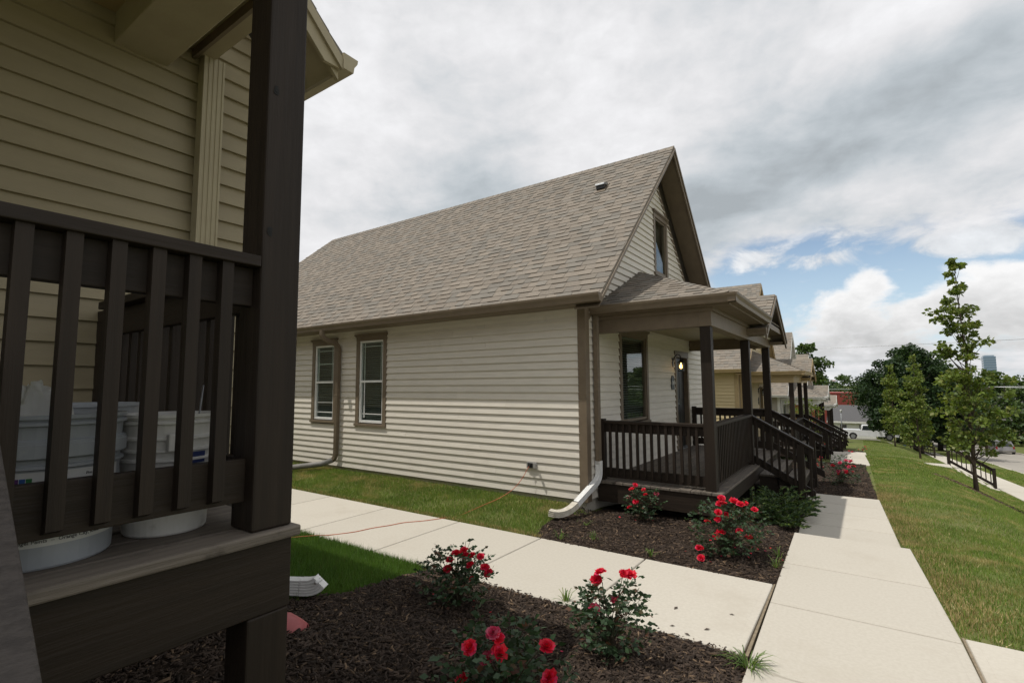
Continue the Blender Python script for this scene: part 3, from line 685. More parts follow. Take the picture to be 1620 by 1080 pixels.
def window(T, axis, plane, outw, a0, a1, z0, z1, tm, fm, tw=.10, head=.14, kind='double', blind=True, grille=None, name='window', wall=None):
    """sash window: a0..a1, z0..z1 is the outside of the casing"""
    M = mapper(axis, plane, outw); b0, b1, c0, c1 = a0+tw, a1-tw, z0+.07, z1-head
    fr = MB(); fw_ = .035
    mbox(M, b0, b0+fw_, -.05, .012, c0, c1, fr); mbox(M, b1-fw_, b1, -.05, .012, c0, c1, fr); mbox(M, b0+fw_, b1-fw_, -.05, .012, c1-fw_, c1, fr); mbox(M, b0+fw_, b1-fw_, -.05, .016, c0, c0+.045, fr)
    w_ = T.part(name, fr, fm, wall or T.o, bev=0)
    for mb in (mbox(M, a0, a0+tw, -.06, .032, z0+.05, z1-head), mbox(M, a1-tw, a1, -.06, .032, z0+.05, z1-head), mbox(M, a0, a1, -.06, .036, z1-head, z1-.035)):
        T.part('casing', mb, tm, w_, bev=.003)
    hd = mbox(M, a0-.03, a1+.03, -.02, .065, z1-.035, z1); mbox(M, a0-.015, a1+.015, -.02, .05, z1-.055, z1-.036, hd); T.part('head_trim', hd, tm, w_)
    T.part('sill', mbox(M, a0-.015, a1+.015, -.06, .055, z0, z0+.05), tm, w_, bev=.003)
    T.part('dark_plate', mbox(M, b0, b1, -.16, -.15, c0, c1), M_dark, w_)  # flat dark board; the darkness of the unlit room is put into its colour
    zm = (c0+c1)/2
    if kind == 'double':
        T.part('meeting_rail', mbox(M, b0+fw_, b1-fw_, -.045, .004, zm-.022, zm+.022), fm, w_)
        T.part('pane', mbox(M, b0+fw_, b1-fw_, -.018, -.013, zm+.022, c1-fw_), M_glass, w_)
        T.part('pane', mbox(M, b0+fw_, b1-fw_, -.034, -.029, c0+.045, zm-.022), M_glass, w_)
    else: T.part('pane', mbox(M, b0+fw_, b1-fw_, -.018, -.013, c0+.045, c1-fw_), M_glass, w_)
    if grille:
        for g in grille:
            mbg = MB()
            for (ga0, ga1, gz0, gz1) in g: mbox(M, b0+(b1-b0)*ga0, b0+(b1-b0)*ga1, -.024, -.0185, c0+(c1-c0)*gz0, c0+(c1-c0)*gz1, mbg)
            T.part('glazing_bar', mbg, fm, w_)
    if blind:
        bl = MB(); z = c0+.06
        while z < c1-.05:
            p = [M(b0+.03, -.075, z), M(b1-.03, -.075, z), M(b1-.03, -.045, z-.016), M(b0+.03, -.045, z-.016)]
            bl.add(p+[(x, y_, zz+.002) for x, y_, zz in p], [(3, 2, 1, 0), (4, 5, 6, 7), (0, 1, 5, 4), (2, 3, 7, 6)]); z += .042
        mbox(M, b0+.03, b1-.03, -.08, -.04, c1-.06, c1-.03, bl)
        T.part('blind', bl, M_blind, w_)
    return w_
def railing(T, a, b, ta, tb, outn, name='railing', spacing=.105, first=.09, cap=True, balmesh={}, drop=.765):
    """a,b = (x,y) ends of the rail centre line; ta,tb = top of cap; outn = outward normal (x,y)"""
    a3, b3 = Vector((*a, ta)), Vector((*b, tb)); d = b3-a3; L = Vector((d.x, d.y)).length; n = Vector((*outn, 0)); sl = d.z/L
    along = 'x' if abs(d.x) > abs(d.y) else 'y'; wm = M_woodX if along == 'x' else M_woodY
    up_ = Vector((0, 0, 1))
    r = T.part(name, MB().beam(a3-up_*.019, b3-up_*.019, .14, .038), wm, bev=.004)
    T.part('sub_rail', MB().beam(a3-up_*.1035, b3-up_*.1035, .038, .13), wm, r, bev=.003)
    T.part('bottom_rail', MB().beam(a3-up_*drop, b3-up_*drop, .038, .14), wm, r, bev=.003)
    key = (along, round(sl, 3)); e = Vector((d.x, d.y, 0)).normalized()*.0175; s = sl*.0175
    if key not in balmesh:
        q = n*.019; lo = -.385; hi = .385
        pts_b = [(-e-q, -s), (e-q, s), (e+q, s), (-e+q, -s)]
        mb = MB().hexa([tuple(p+Vector((0, 0, lo+z+(.012 if p.dot(n) > 0 else 0)))) for p, z in pts_b], [tuple(p+Vector((0, 0, hi+z))) for p, z in pts_b])
        balmesh[key] = mb.mesh('baluster', M_woodZ)
    k = int((L-first)/spacing)+1; off = (L-(k-1)*spacing)/2
    for i in range(k):
        t = (off+i*spacing)/L; p = a3+d*t+n*.038
        T.inst('baluster', balmesh[key], (p.x, p.y, p.z-.038-.385), r)
    return r
def lantern(T, M, a, z, lit, parent=None):
    """coach lantern on a wall; returns the part"""
    bp = MB(); mbox(M, a-.035, a+.035, .015, .035, z-.10, z+.10, bp); root = T.part('wall_lantern', bp, M_black, parent, bev=.004)
    pth = [M(a, .03, z+.02), M(a, .06, z+.11), M(a, .12, z+.17), M(a, .18, z+.15), M(a, .20, z+.09), M(a, .20, z+.07)]
    T.part('arm', MB().tube(pth, .011, 8), M_black, root, smooth=True)
    c = M(a, .20, z)
    T.part('hood', MB().lathe([(.012, .08), (.02, .045), (.075, .0), (.085, -.012), (.0, -.012)], c, 12), M_black, root)
    cage = MB().lathe([(.0, -.195), (.068, -.195), (.068, -.175), (.0, -.175)], c, 12)
    for k in range(4):
        an = pi/4+k*pi/2; x, y_ = c[0]+.062*cos(an), c[1]+.062*sin(an); cage.box(x-.005, x+.005, y_-.005, y_+.005, c[2]-.18, c[2]-.008)
    T.part('cage', cage, M_black, root)
    T.part('globe', MB().lathe([(.055, -.174), (.058, -.013)], c, 14), M_glass, root, smooth=True)
    bulb = MB().lathe([(.0, -.135), (.022, -.128), (.034, -.10), (.030, -.07), (.014, -.045), (.012, -.012)], c, 12)
    T.part('bulb', bulb, emit_mat('lit_bulb', (1, .55, .16), 6) if lit else M_blind, root, smooth=True)
    if lit:
        ld = bpy.data.lights.new('bulb_light', 'POINT'); ld.energy = 1.1; ld.color = (1, .62, .25); ld.shadow_soft_size = .03
        lo = bpy.data.objects.new('bulb_light', ld); COL.objects.link(lo); lo.parent = root; lo.location = Vector(c)+Vector((0, 0, -.09))-T.base
    return root
def text_mesh(s, size, material, depth=.0015, align='CENTER'):
    cu = bpy.data.curves.new('lettering', 'FONT'); cu.body = s; cu.size = size; cu.extrude = depth; cu.align_x = align; cu.align_y = 'CENTER'; cu.resolution_u = 2
    o = bpy.data.objects.new('lettering_tmp', cu); COL.objects.link(o); dg = bpy.context.evaluated_depsgraph_get(); dg.update()
    me = bpy.data.meshes.new_from_object(o.evaluated_get(dg)); bpy.data.objects.remove(o); me.materials.clear(); me.materials.append(material); return me

# ------------------------------------------------------------------ the houses of the row
XW, YS, YN, YR, ZR, XR_, ZE = -3.35, 6.68, 13.4, 10.04, 4.86, -2.92, 1.255
YE, YEN = 6.34, 13.74; XB = -14.35; XBE = -16.0; SL = (ZR-ZE)/(YR-YE); ZB = -1.655; DECK = -1.41; PX = -1.72
PY = (7.1, 9.84, 12.17)
def build_house(off, label, sid, trim, gut, roofm, det, ground_z, group, lit=False, number=None, gable_win=True):
    T = Thing('house', label, 'house', (-6.5, YR, ground_z), group, off)
    # ---- walls
    body = MB(); body.prism([(XW-.10, YS+.10, ZB-.02), (XW-.10, YN-.10, ZB-.02), (XW-.10, YN-.10, 1.15), (XW-.10, YR, 1.15+SL*(YR-YS)), (XW-.10, YS+.10, 1.15)], (-11.3, 0, 0))
    wall = T.part('wall', body, M_wall_under)
    T.part('foundation', MB().box(XW-.03, -15.2, YS+.03, YN-.03, ZB-.9, ZB-.021), M_concrete, wall)
    wA, wB = (-10.10, -9.22), (-8.57, -7.65)
    cutsS = [(wA[0]+.02, wA[1]-.02, -.78, 1.03), (wB[0]+.02, wB[1]-.02, -.80, 1.06)]
    sg = det >= 2
    siding(T, wall, sid, 'x', YS, -1, ZB, 1.15, lambda z: (-15.3, XW-.09), cutsS, single=sg, rseed=5)
    gz = 2.21; gw = (9.82, 10.68)
    def ivF(z):
        ztop = 1.0
        if z <= ztop: return (YS+.10, YN-.10)
        h = z-ztop; r = (YR-YS-.02)-(h/SL); return (YR-max(r, 0), YR+max(r, 0))
    cutsF = [(7.92, 9.27, -.70, 1.04), (10.93, 11.94, -1.45, .74), (gw[0]+.02, gw[1]-.02, gz+.02, 3.55)]
    siding(T, wall, sid, 'y', XW, 1, ZB, ZR-.12, ivF, cutsF, single=sg, joint=3.0, rseed=9)
    siding(T, wall, sid, 'x', YN, 1, ZB, 1.15, lambda z: (-15.3, XW-.09), (), single=False, rseed=6)
    for cy_, s in ((YS, -1), (YN, 1)):
        T.part('corner_board', MB().box(XW-.105, XW+.028, cy_+s*.028, cy_-s*.002, ZB-.03, 1.145), trim, wall, bev=.003)
        T.part('corner_board', MB().box(XW-.0, XW+.026, cy_-s*.0025, cy_-s*.105, ZB-.03, 1.2), trim, wall, bev=.003)
    T.part('frieze', MB().box(-15.4, XW-.106, YS-.025, YS+.02, 1.03, 1.148), sid, wall)
    # ---- main roof
    th = Vector((0, 0, -.05)); ov = MB()
    S = [(XBE, YE, ZE), (XR_, YE, ZE), (XR_, YR, ZR), (XB, YR, ZR)]; N = [(XR_, YEN, ZE), (XBE, YEN, ZE), (XB, YR, ZR), (XR_, YR, ZR)]
    roof = T.part('roof', MB().prism(S, th).prism(N, th).prism([(XBE, YEN, ZE), (XBE, YE, ZE), (XB, YR, ZR)], th), roofm)
    if det >= 1: shingles(T, roof, roofm, S, single=300 if det >= 2 else 0, rseed=21)
    capm = MB()
    for k in range(int((XR_-XB)/.16)):
        x = XR_-.16*k; zc = ZR+.012
        for s in (-1, 1): capm.add([(x, YR, zc+.012), (x-.2, YR, zc+.004), (x-.2, YR+s*.14, zc+.004-SL*.14), (x, YR+s*.14, zc+.012-SL*.14)], [(0, 1, 2, 3)])
    T.part('ridge_cap', capm, roofm, roof, stuff=True)
    for s in (-1, 1):    # rake boards, soffit under the front overhang
        e0 = YR+s*(YR-YE); d = Vector((0, -s*(YR-YE), ZR-ZE)).normalized()
        dn = Vector((0, 0, -.055))
        P0, P1 = Vector((XR_, e0, ZE-.056)), Vector((XR_, YR, ZR-.056))
        T.part('rake_board', MB().prism([P0, P1, P1+Vector((0, 0, -.16 if s > 0 else -.085)), P0+Vector((0, -s*.108, -.052)) if s > 0 else P0+Vector((0, .03, -.055)), P0+Vector((0, 0, -.05))], (-.028, 0, 0)), trim, roof, bev=.003)
        Q0, Q1 = P0+Vector((.022, 0, .02)), P1+Vector((.022, 0, .02))
        T.part('rake_moulding', MB().prism([Q0, Q1, Q1+Vector((0, 0, -.07 if s > 0 else -.04)), Q0+Vector((0, 0, -.06 if s > 0 else -.035))], (-.0215, 0, 0)), trim, roof)
        q0, q1 = Vector((XR_-.03, e0, ZE-.16)), Vector((XR_-.03, YR, ZR-.16))
        T.part('rake_soffit', MB().prism([q0, q1, q1+Vector((0, 0, -.02)), q0+Vector((0, 0, -.02))], (XW-XR_+.05, 0, 0)), trim, roof)
        W0, W1 = Vector((XW+.024, YR+s*(YR-YS), 1.02)), Vector((XW+.024, YR, 1.02+SL*(YR-YS)))
        T.part('rake_frieze', MB().prism([W0, W1, W1+Vector((0, 0, -.16)), W0+Vector((0, 0, -.16))], (-.03, 0, 0)), trim, wall)
        T.part('soffit', MB().box(XW-.02, -15.6, e0, YR+s*(YR-YS-.02), 1.149, 1.165), trim, roof)
        T.part('fascia', MB().box(XR_-.03, -15.9, e0-s*.001, e0-s*.022, 1.15, 1.262), trim, roof)
        T.part('gutter', gutter_mb((XR_+.02, e0+s*.0, ZE-.10), (-15.9, e0, ZE-.10), (0, s, 0)), gut, roof)
    # ---- windows and door
    g9 = [[(.08, .92, .955, .970), (.10, .13, .56, .97)], [(.87, .90, .56, .97)]]
    w1 = window(T, 'x', YS, -1, *wA, -.78, 1.03, trim, M_vinyl, grille=[[(.12, .15, .52, .97)], [(.10, .90, .74, .752)], [(.10, .9, .22, .232)], [(.82, .84, .52, .97)], [(.1, .9, .92, .93)], [(.1, .9, .09, .10)]])
    w2 = window(T, 'x', YS, -1, *wB, -.80, 1.06, trim, M_vinyl, grille=[[(.15, .18, .06, .97)], [(.84, .86, .52, .97)], [(.1, .9, .925, .935)], [(.1, .9, .10, .11)]])
    window(T, 'y', XW, 1, 7.92, 9.27, -.70, 1.00, trim, trim, kind='fixed', blind=True)
    window(T, 'y', XW, 1, gw[0], gw[1], gz, 3.57, trim, trim, tw=.10, kind='fixed', blind=False)
    Mf = mapper('y', XW, 1)
    dr = T.part('door', mbox(Mf, 11.03, 11.84, -.10, -.06, DECK+.03, .60), M_door, bev=.004)
    for (p0, p1, q0, q1) in ((11.12, 11.40, -1.25, -.45), (11.47, 11.75, -1.25, -.45), (11.12, 11.40, -.33, .45), (11.47, 11.75, -.33, .45)):
        T.part('door_panel', mbox(Mf, p0, p1, -.062, -.052, q0, q1), M_door, dr, bev=.006)
    T.part('door_handle', MB().tube([Mf(11.12, -.06, -.42), Mf(11.12, -.01, -.42), Mf(11.17, .0, -.42), Mf(11.22, .0, -.42)], .011, 8), M_galv, dr, smooth=True)
    for (p0, p1, q0, q1) in ((10.93, 11.03, DECK+.02, .60), (11.84, 11.94, DECK+.02, .60), (10.93, 11.94, .60, .74)):
        T.part('door_casing', mbox(Mf, p0, p1, -.12, .034, q0, q1), trim, dr, bev=.003)
    T.part('threshold', mbox(Mf, 11.03, 11.84, -.12, .05, DECK+.004, DECK+.03), M_galv, dr)
    lantern(T, Mf, 10.78, .47, lit)
    if det >= 1:
        pl = MB(); arcp = [Mf(10.73+.095*cos(a), .017, .10+.095*sin(a)) for a in np.linspace(0, pi, 13)]+[Mf(10.635, .017, -.11), Mf(10.825, .017, -.11)]
        pq = T.part('number_plaque', pl.prism(arcp, (.02, 0, 0)), mat('slate_plaque', (.055, .065, .07), (.045, .05, .055), .4), bev=.003)
        arcb = MB().tube([Mf(10.73+.082*cos(a), .040, .10+.082*sin(a)) for a in np.linspace(0, pi, 13)], .004, 6); T.part('plaque_border', arcb, M_galv, pq)
        if number:
            me = text_mesh(number, .11, M_whitetrim); o = link('lettering', me, pq); o.location = Vector(Mf(10.73, .038, .03))-T.base; o.rotation_euler = (pi/2, 0, pi/2)
    if det >= 2:
        ax_, ay_ = -4.11, 9.11; az_ = ZE+SL*(ay_-YE)
        vt = MB().box(ax_-.09, ax_+.09, ay_-.11, ay_+.07, az_-.05, az_+.05); v_ = T.part('roof_vent', vt, M_black, roof, bev=.01)
        T.part('vent_hood', MB().prism([(ax_-.10, ay_-.14, az_+.02), (ax_-.10, ay_-.13, az_+.06), (ax_-.10, ay_+.05, az_+.12), (ax_-.10, ay_+.09, az_+.07)], (.20, 0, 0)), M_galv, v_, bev=.008)
        T.part('vent_flashing', MB().prism([(ax_-.12, ay_-.16, ZE+SL*(ay_-.16-YE)+.02), (ax_+.12, ay_-.16, ZE+SL*(ay_-.16-YE)+.02), (ax_+.12, ay_+.1, ZE+SL*(ay_+.1-YE)+.02), (ax_-.12, ay_+.1, ZE+SL*(ay_+.1-YE)+.02)], (0, -.006, .006)), M_taupe, v_)
    # ---- porch deck
    dk = T.part('porch_floor', MB().box(XW+.03, -1.66, 7.0, 12.27, DECK-.20, DECK-.037), M_woodY)
    nb = 13; xw = (XW+.02, -1.56); bw = (xw[1]-xw[0])/nb
    for k in range(nb):
        x0 = xw[0]+k*bw
        for ya, yb in ((6.955, 9.62), (9.624, 12.31)):
            T.part('deck_board', MB().box(x0+.003, x0+bw-.003, ya, yb, DECK-.035, DECK+random.uniform(-.0015, .0015)), M_deck, dk, bev=.004)
    T.part('rim_board', MB().box(XW+.03, -1.60, 6.975, 6.999, DECK-.30, DECK-.036), M_woodX, dk)
    T.part('rim_board', MB().box(-1.659, -1.605, 7.0, 12.27, DECK-.27, DECK-.036), M_woodY, dk)
    T.part('rim_board', MB().box(XW+.03, -1.60, 12.271, 12.30, DECK-.27, DECK-.036), M_woodX, dk)
    post_w = .07
    for k, py in enumerate(PY):
        T.part('post', MB().box(PX-post_w, PX+post_w, py-post_w, py+post_w, DECK+.001, .785), M_woodZ, bev=.006)
        T.part('deck_leg', MB().box(PX-.045, PX+.045, py-.045, py+.045, DECK-1.1, DECK-.2), M_woodZ, dk)
    for py in (PY[0], PY[2]):
        T.part('half_post', MB().box(XW+.02, XW+.11, py-.045, py+.045, DECK+.001, DECK+.90), M_woodZ, bev=.004)
    rt = DECK+.875
    railing(T, (XW+.11, PY[0]), (PX-.07, PY[0]), rt, rt, (0, -1))
    railing(T, (PX, PY[0]+.07), (PX, PY[1]-.07), rt, rt, (1, 0))
    railing(T, (XW+.11, PY[2]), (PX-.07, PY[2]), rt, rt, (0, 1))
    # ---- steps down to the walk
    st = T.part('stairs', MB().box(-1.598, -1.02, 9.95, 10.0, DECK-.75, DECK-.19), M_woodX)
    T.part('stringer', MB().prism([(-1.598, 12.02, DECK-.19), (-1.25, 12.02, DECK-.36), (-.92, 12.02, DECK-.52), (-.92, 12.02, DECK-.75), (-1.598, 12.02, DECK-.75)], (0, .045, 0)), M_woodX, st)
    for k in range(2):
        x0 = -1.60+.31*k; zt = DECK-.17*(k+1)
        for q in range(2): T.part('tread', MB().box(x0+.155*q+.004, x0+.155*q+.151, 9.92, 12.09, zt-.035, zt), M_deck, st, bev=.004)
        T.part('riser', MB().box(x0+.285, x0+.303, 9.95, 12.06, zt-.17, zt-.036), M_woodY, st)
    for py in (PY[1], PY[2]):
        zn = DECK+.40
        T.part('newel', MB().box(-.985, -.875, py-.055, py+.055, DECK-.70, zn), M_woodZ, bev=.005)
        railing(T, (PX+.07, py), (-.74, py), DECK+.86, DECK+.86-.525, (0, -1 if py == PY[1] else 1), name='stair_rail', spacing=.115)
    # ---- porch beams, ceiling
    bz0, bz1 = .786, 1.05
    bm = T.part('porch_beam', MB().box(-1.80, -1.63, 7.02, 12.25, bz0, bz1), trim, bev=.004)
    T.part('side_beam', MB().box(XW+.02, -1.801, 7.02, 7.18, bz0+.001, bz1), trim, bm, bev=.004); T.part('side_beam', MB().box(XW+.02, -1.801, 12.09, 12.25, bz0+.001, bz1), trim, bm, bev=.004)
    T.part('porch_ceiling', MB().box(XW+.02, -1.80, 7.18, 12.09, bz1-.03, bz1-.012), M_ochretrim if sid is not M_beige else M_tantrim, bm)
    # ---- hipped porch roof
    ye0, ye1, xe, ze, zt_, yt0, yt1 = 6.90, 12.42, -1.37, 1.175, 2.085, 8.95, 10.37
    pS = [(XW, ye0, ze), (xe, ye0, ze), (XW, yt0, zt_)]; pF = [(xe, ye0, ze), (xe, ye1, ze), (XW, yt1, zt_), (XW, yt0, zt_)]; pN = [(xe, ye1, ze), (XW, ye1, ze), (XW, yt1, zt_)]
    pr = T.part('porch_roof', MB().prism(pS, (0, 0, -.04)).prism(pF, (0, 0, -.04)).prism(pN, (0, 0, -.04)), roofm)
    if det >= 1:
        shingles(T, pr, roofm, pS, single=200 if det >= 2 else 0, rseed=31); shingles(T, pr, roofm, pF, single=0, rseed=33)
    hc = MB(); h0, h1 = Vector((xe, ye0, ze+.02)), Vector((XW, yt0, zt_+.02))
    for k in range(18):
        a_, b_ = h0.lerp(h1, k/18), h0.lerp(h1, (k+1.25)/18); wv = Vector((0, .11, -.02)); wu = Vector((-.11, 0, -.02)); lift = Vector((0, 0, .012))
        hc.add([a_+lift, b_, b_+wv, a_+wv+lift], [(0, 1, 2, 3)]).add([a_+lift, b_, b_+wu, a_+wu+lift], [(3, 2, 1, 0)])
    T.part('hip_cap', hc, roofm, pr, stuff=True)
    T.part('porch_soffit', MB().box(XW+.02, xe-.02, ye0+.02, 7.019, 1.04, 1.055).box(-1.629, xe-.02, 7.02, 12.25, 1.04, 1.055).box(XW+.02, xe-.02, 12.251, ye1-.02, 1.04, 1.055), trim, pr)
    T.part('porch_fascia', MB().box(XW+.02, xe, ye0, ye0+.019, 1.035, 1.17).box(xe-.019, xe, ye0+.0195, ye1-.0195, 1.035, 1.17).box(XW+.02, xe, ye1-.019, ye1, 1.035, 1.17), trim, pr)
    T.part('crown_moulding', MB().box(XW+.03, -1.60, 6.985, 7.0185, .985, 1.039).box(-1.6285, -1.595, 7.0, 12.2, .985, 1.039), trim, bm)
    T.part('gutter', gutter_mb((XW+.03, ye0, 1.06), (xe+.10, ye0, 1.06), (0, -1, 0)), gut, pr)
    T.part('gutter', gutter_mb((xe, ye0-.10, 1.06), (xe, 9.80, 1.06), (1, 0, 0)), gut, pr)
    # ---- little gable over the steps
    gy, gzr, gze, gh, gx0 = 11.0, 1.76, .955, 1.36, -1.33
    gs = (gzr-gze)/gh
    gr = MB()
    for s in (-1, 1): gr.prism([(gx0, gy+s*gh, gze), (gx0, gy, gzr), (-2.75, gy, gzr), (-1.60, gy+s*gh, gze)], (0, 0, -.035))
    gro = T.part('entry_gable', gr, roofm)
    if det >= 1:
        shingles(T, gro, roofm, [(-1.60, gy-gh, gze), (gx0, gy-gh, gze), (gx0, gy, gzr), (-2.75, gy, gzr)], single=60 if det >= 2 else 0, rseed=41)
    for s in (-1, 1):
        P0, P1 = Vector((gx0+.004, gy+s*gh, gze-.036)), Vector((gx0+.004, gy, gzr-.036))
        T.part('rake_board', MB().prism([P0, P1, P1+Vector((0, 0, -.15)), P0+Vector((0, 0, -.15))], (-.026, 0, 0)), trim, gro)
        Q0, Q1 = P0+Vector((.02, 0, .015)), P1+Vector((.02, 0, .015)); T.part('rake_moulding', MB().prism([Q0, Q1, Q1+Vector((0, 0, -.06)), Q0+Vector((0, 0, -.06))], (-.0195, 0, 0)), trim, gro)
        T.part('gable_return', MB().box(-1.64, gx0-.05, gy+s*(gh-.03), gy+s*(gh-.26), gze-.10, gze-.055), trim, gro)
        T.part('gutter', gutter_mb((gx0+.01, gy+s*(gh-.02), gze-.10), (-1.64, gy+s*(gh-.02), gze-.10), (0, s, 0)), gut, gro)
    T.part('pediment', MB().prism([(-1.60, gy-gh+.1, gze), (-1.60, gy+gh-.1, gze), (-1.60, gy, gzr-.09)], (-.03, 0, 0)), sid, gro)
    # ---- downspout from the porch gutter
    yd = 7.02-.0
    dsp = MB().sweep([(XW+.07, 6.93, 1.05), (XW+.07, 6.93, -1.17)], rect_prof(.085, .065)); T.part('downspout', dsp, trim)
    return T
H1 = build_house((0, 0, 0), 'beige house with taupe trim, steep shingle roof and dark railed porch, nearest across the walk', M_beige, M_taupe, M_taupe, M_shingle, 2, -1.75, 'houses along the row', True, '38')
H2 = build_house((-.309, 12.528, -.742), 'yellow ochre house with tan gutters, second beyond the beige house porch', M_ochre, M_ochretrim, M_ochretrim, M_shingle, 1, -1.85, 'houses along the row')
H3 = build_house((-.346, 23.407, -1.855), 'greyish house with white eaves and corner boards behind a leafy young shrub', M_grey, M_whitetrim, M_whitetrim, M_shingle, 1, -1.9, 'houses along the row')
H4 = build_house((-.40, 34.4, -2.62), 'orange house with white eaves, last in the row before the side street', M_orange, M_whitetrim, M_whitetrim, M_shingle, 0, -2.1, 'houses along the row')
# ------------------------------------------------------------------ the near house (left): porch corner, posts, rail
def build_near_house():
    T = Thing('house', 'tan house with dark stained porch, closest at the left edge', 'house', (-6, -1.3, -1.7), 'houses along the row')
    yN, yS, zb = 1.92, -4.75, -.72
    body = MB(); yr = (yN+yS)/2; zt = 2.12
    body.prism([(XW-.10, yS+.1, zb-.02), (XW-.10, yN-.1, zb-.02), (XW-.10, yN-.1, zt), (XW-.10, yr, zt+SL*(yN-yr)), (XW-.10, yS+.1, zt)], (-17, 0, 0))  # unseen rear lengthened so the beige house's side windows reflect wall, not sky
    wall = T.part('wall', body, M_wall_under)
    T.part('foundation', MB().box(XW-.03, -20.4, yS+.03, yN-.03, -2.2, zb-.021), mat('dark_parging', (.10, .092, .08), (.07, .065, .058), .9, 8), wall)
    siding(T, wall, M_tan, 'y', XW, 1, zb, zt+SL*(yN-yr)-.1, lambda z: (yS+.1, yN-.10) if z < zt else (yr-max(0, (yN-yr)-(z-zt)/SL), yr+max(0, (yN-yr)-(z-zt)/SL)), [(-2.2, -1.2, -.5, 1.55), (-.45, -.02+.02, -.5, 1.6)], single=True, joint=12, rseed=17)
    siding(T, wall, M_tan, 'x', yN, 1, zb, zt, lambda z: (-20.4, XW-.09), (), single=False, rseed=18)
    T.part('corner_board', MB().box(XW-.105, XW+.028, yN+.028, yN-.002, zb-.03, zt), M_tantrim, wall, bev=.003)
    T.part('corner_board', MB().box(XW, XW+.026, yN-.0025, yN-.105, zb-.03, zt+.1), M_tantrim, wall, bev=.003)
    Mf = mapper('y', XW, 1)
    dr = T.part('door', mbox(Mf, -2.15, -1.25, -.08, -.04, -.44, 1.6), M_door)
    # main roof with the eave corner beyond the post
    e1, e0, zev = 2.08, yS-.2, 2.355; zr = zev+SL*(e1-yr); S_ = SL
    rp = MB(); xr = -2.92
    rp.prism([(xr, e1, zev), (-21.0, e1, zev), (-21.0, yr, zr), (xr, yr, zr)], (0, 0, -.05)).prism([(-21.0, 2*yr-e1, zev), (xr, 2*yr-e1, zev), (xr, yr, zr), (-21.0, yr, zr)], (0, 0, -.05))
    roof = T.part('roof', rp, M_shingle)
    shingles(T, roof, M_shingle, [(xr, e1, zev), (-6.5, e1, zev), (-6.5, yr, zr), (xr, yr, zr)], single=60, rseed=51)
    for s in (1, -1):
        ee = yr+s*(e1-yr)
        P0, P1 = Vector((xr, ee, zev-.055)), Vector((xr, yr, zr-.055))
        rk = T.part('rake_board', MB().prism([P0, P1, P1+Vector((0, 0, -.19)), P0+Vector((0, -s*.13, -.065)), P0+Vector((0, 0, -.06))], (-.028, 0, 0)), M_tantrim, roof, bev=.003)
        Q0, Q1 = P0+Vector((.022, 0, .015)), P1+Vector((.022, 0, .015)); T.part('rake_moulding', MB().prism([Q0, Q1, Q1+Vector((0, 0, -.085)), Q0+Vector((0, 0, -.085))], (-.0215, 0, 0)), M_tantrim, roof)
        R0_, R1_ = P0+Vector((-.029, 0, -.08)), P1+Vector((-.029, 0, -.08)); T.part('rake_moulding', MB().prism([R0_, R1_, R1_+Vector((0, 0, -.05)), R0_+Vector((0, 0, -.05))], (-.03, 0, 0)), M_tantrim, roof)
        q0, q1 = Vector((xr-.03, ee, zev-.14)), Vector((xr-.03, yr, zr-.14)); T.part('rake_soffit', MB().prism([q0, q1, q1+Vector((0, 0, -.02)), q0+Vector((0, 0, -.02))], (XW-xr+.05, 0, 0)), M_tantrim, roof)
        T.part('soffit', MB().box(XW-.3, -20.8, ee, yr+s*(yN-yr-.02), zev-.17, zev-.155), M_tantrim, roof)
        T.part('fascia', MB().box(xr-.03, -20.8, ee-s*.001, ee-s*.022, zev-.165, zev+.0), M_tantrim, roof)
        T.part('gutter', gutter_mb((xr+.03, ee, zev-.115), (-20.8, ee, zev-.115), (0, s, 0)), M_tantrim, roof)
    # porch floor, legs
    dz = -.474; fl = T.part('porch_floor', MB().box(XW+.03, -1.70, -3.9, .985, dz-.2, dz-.038), M_woodY)
    xs_ = [-1.622-.138*k for k in range(13)]
    for k, x1 in enumerate(xs_):
        for ya, yb in ((-3.9, -1.30), (-1.295, 1.045)):
            T.part('deck_board', MB().box(max(x1-.122, XW+.02), x1, ya, yb, dz-.036, dz-random.uniform(0, .0015)), M_deck, fl, bev=.007)
    T.part('rim_board', MB().box(-1.698, -1.655, -3.9, 1.03, dz-.270, dz-.037), M_woodY, fl, bev=.004)
    T.part('rim_board', MB().box(XW+.03, -1.699, .9855, 1.03, dz-.270, dz-.037), M_woodX, fl)
    for py in (.955, -1.5, -3.8):
        p = T.part('post', MB().box(PX-.07, PX+.07, py-.07, py+.07, dz+.001, 1.915), M_woodZ, bev=.007)
        l = T.part('deck_leg', MB().box(PX-.07, PX+.066, py-.07, py+.070, -1.95, dz-.2705), M_woodZ, bev=.006)
        if py > 0:
            for (zz, a_) in ((1.045, .45), (.533, .30)):   # knots
                kx = PX+.0705; kn = MB()
                for r_, t_ in ((.012, 0), (.006, .002)):
                    pts_ = [(kx+t_*.5, py-.055+a_*.03+r_*cos(q)*.75*(1+.25*sin(3*q+zz*9)), zz+r_*1.7*sin(q)*(1+.2*cos(2*q))) for q in np.linspace(0, 2*pi, 13)[:-1]]; kn.prism(pts_, (.0012, 0, 0))
                T.part('knot', kn, M_rubber, p)
    for zz in (-.575, -.68): T.part('bolt', MB().lathe([(0, .006), (.009, .005), (.012, 0)], (0, 0, 0), 10), M_woodZ, fl).matrix_local = Matrix.Translation(Vector((-1.654, .92-(.0 if zz > -.6 else 0.01), zz))-T.base) @ Matrix.Rotation(pi/2, 4, 'Y')
    # front rail between the steps and the corner post, side rail to the wall
    rt = .442
    railing(T, (PX, .20), (PX, .885), rt, rt, (1, 0), spacing=.0965, first=.19, drop=.750)
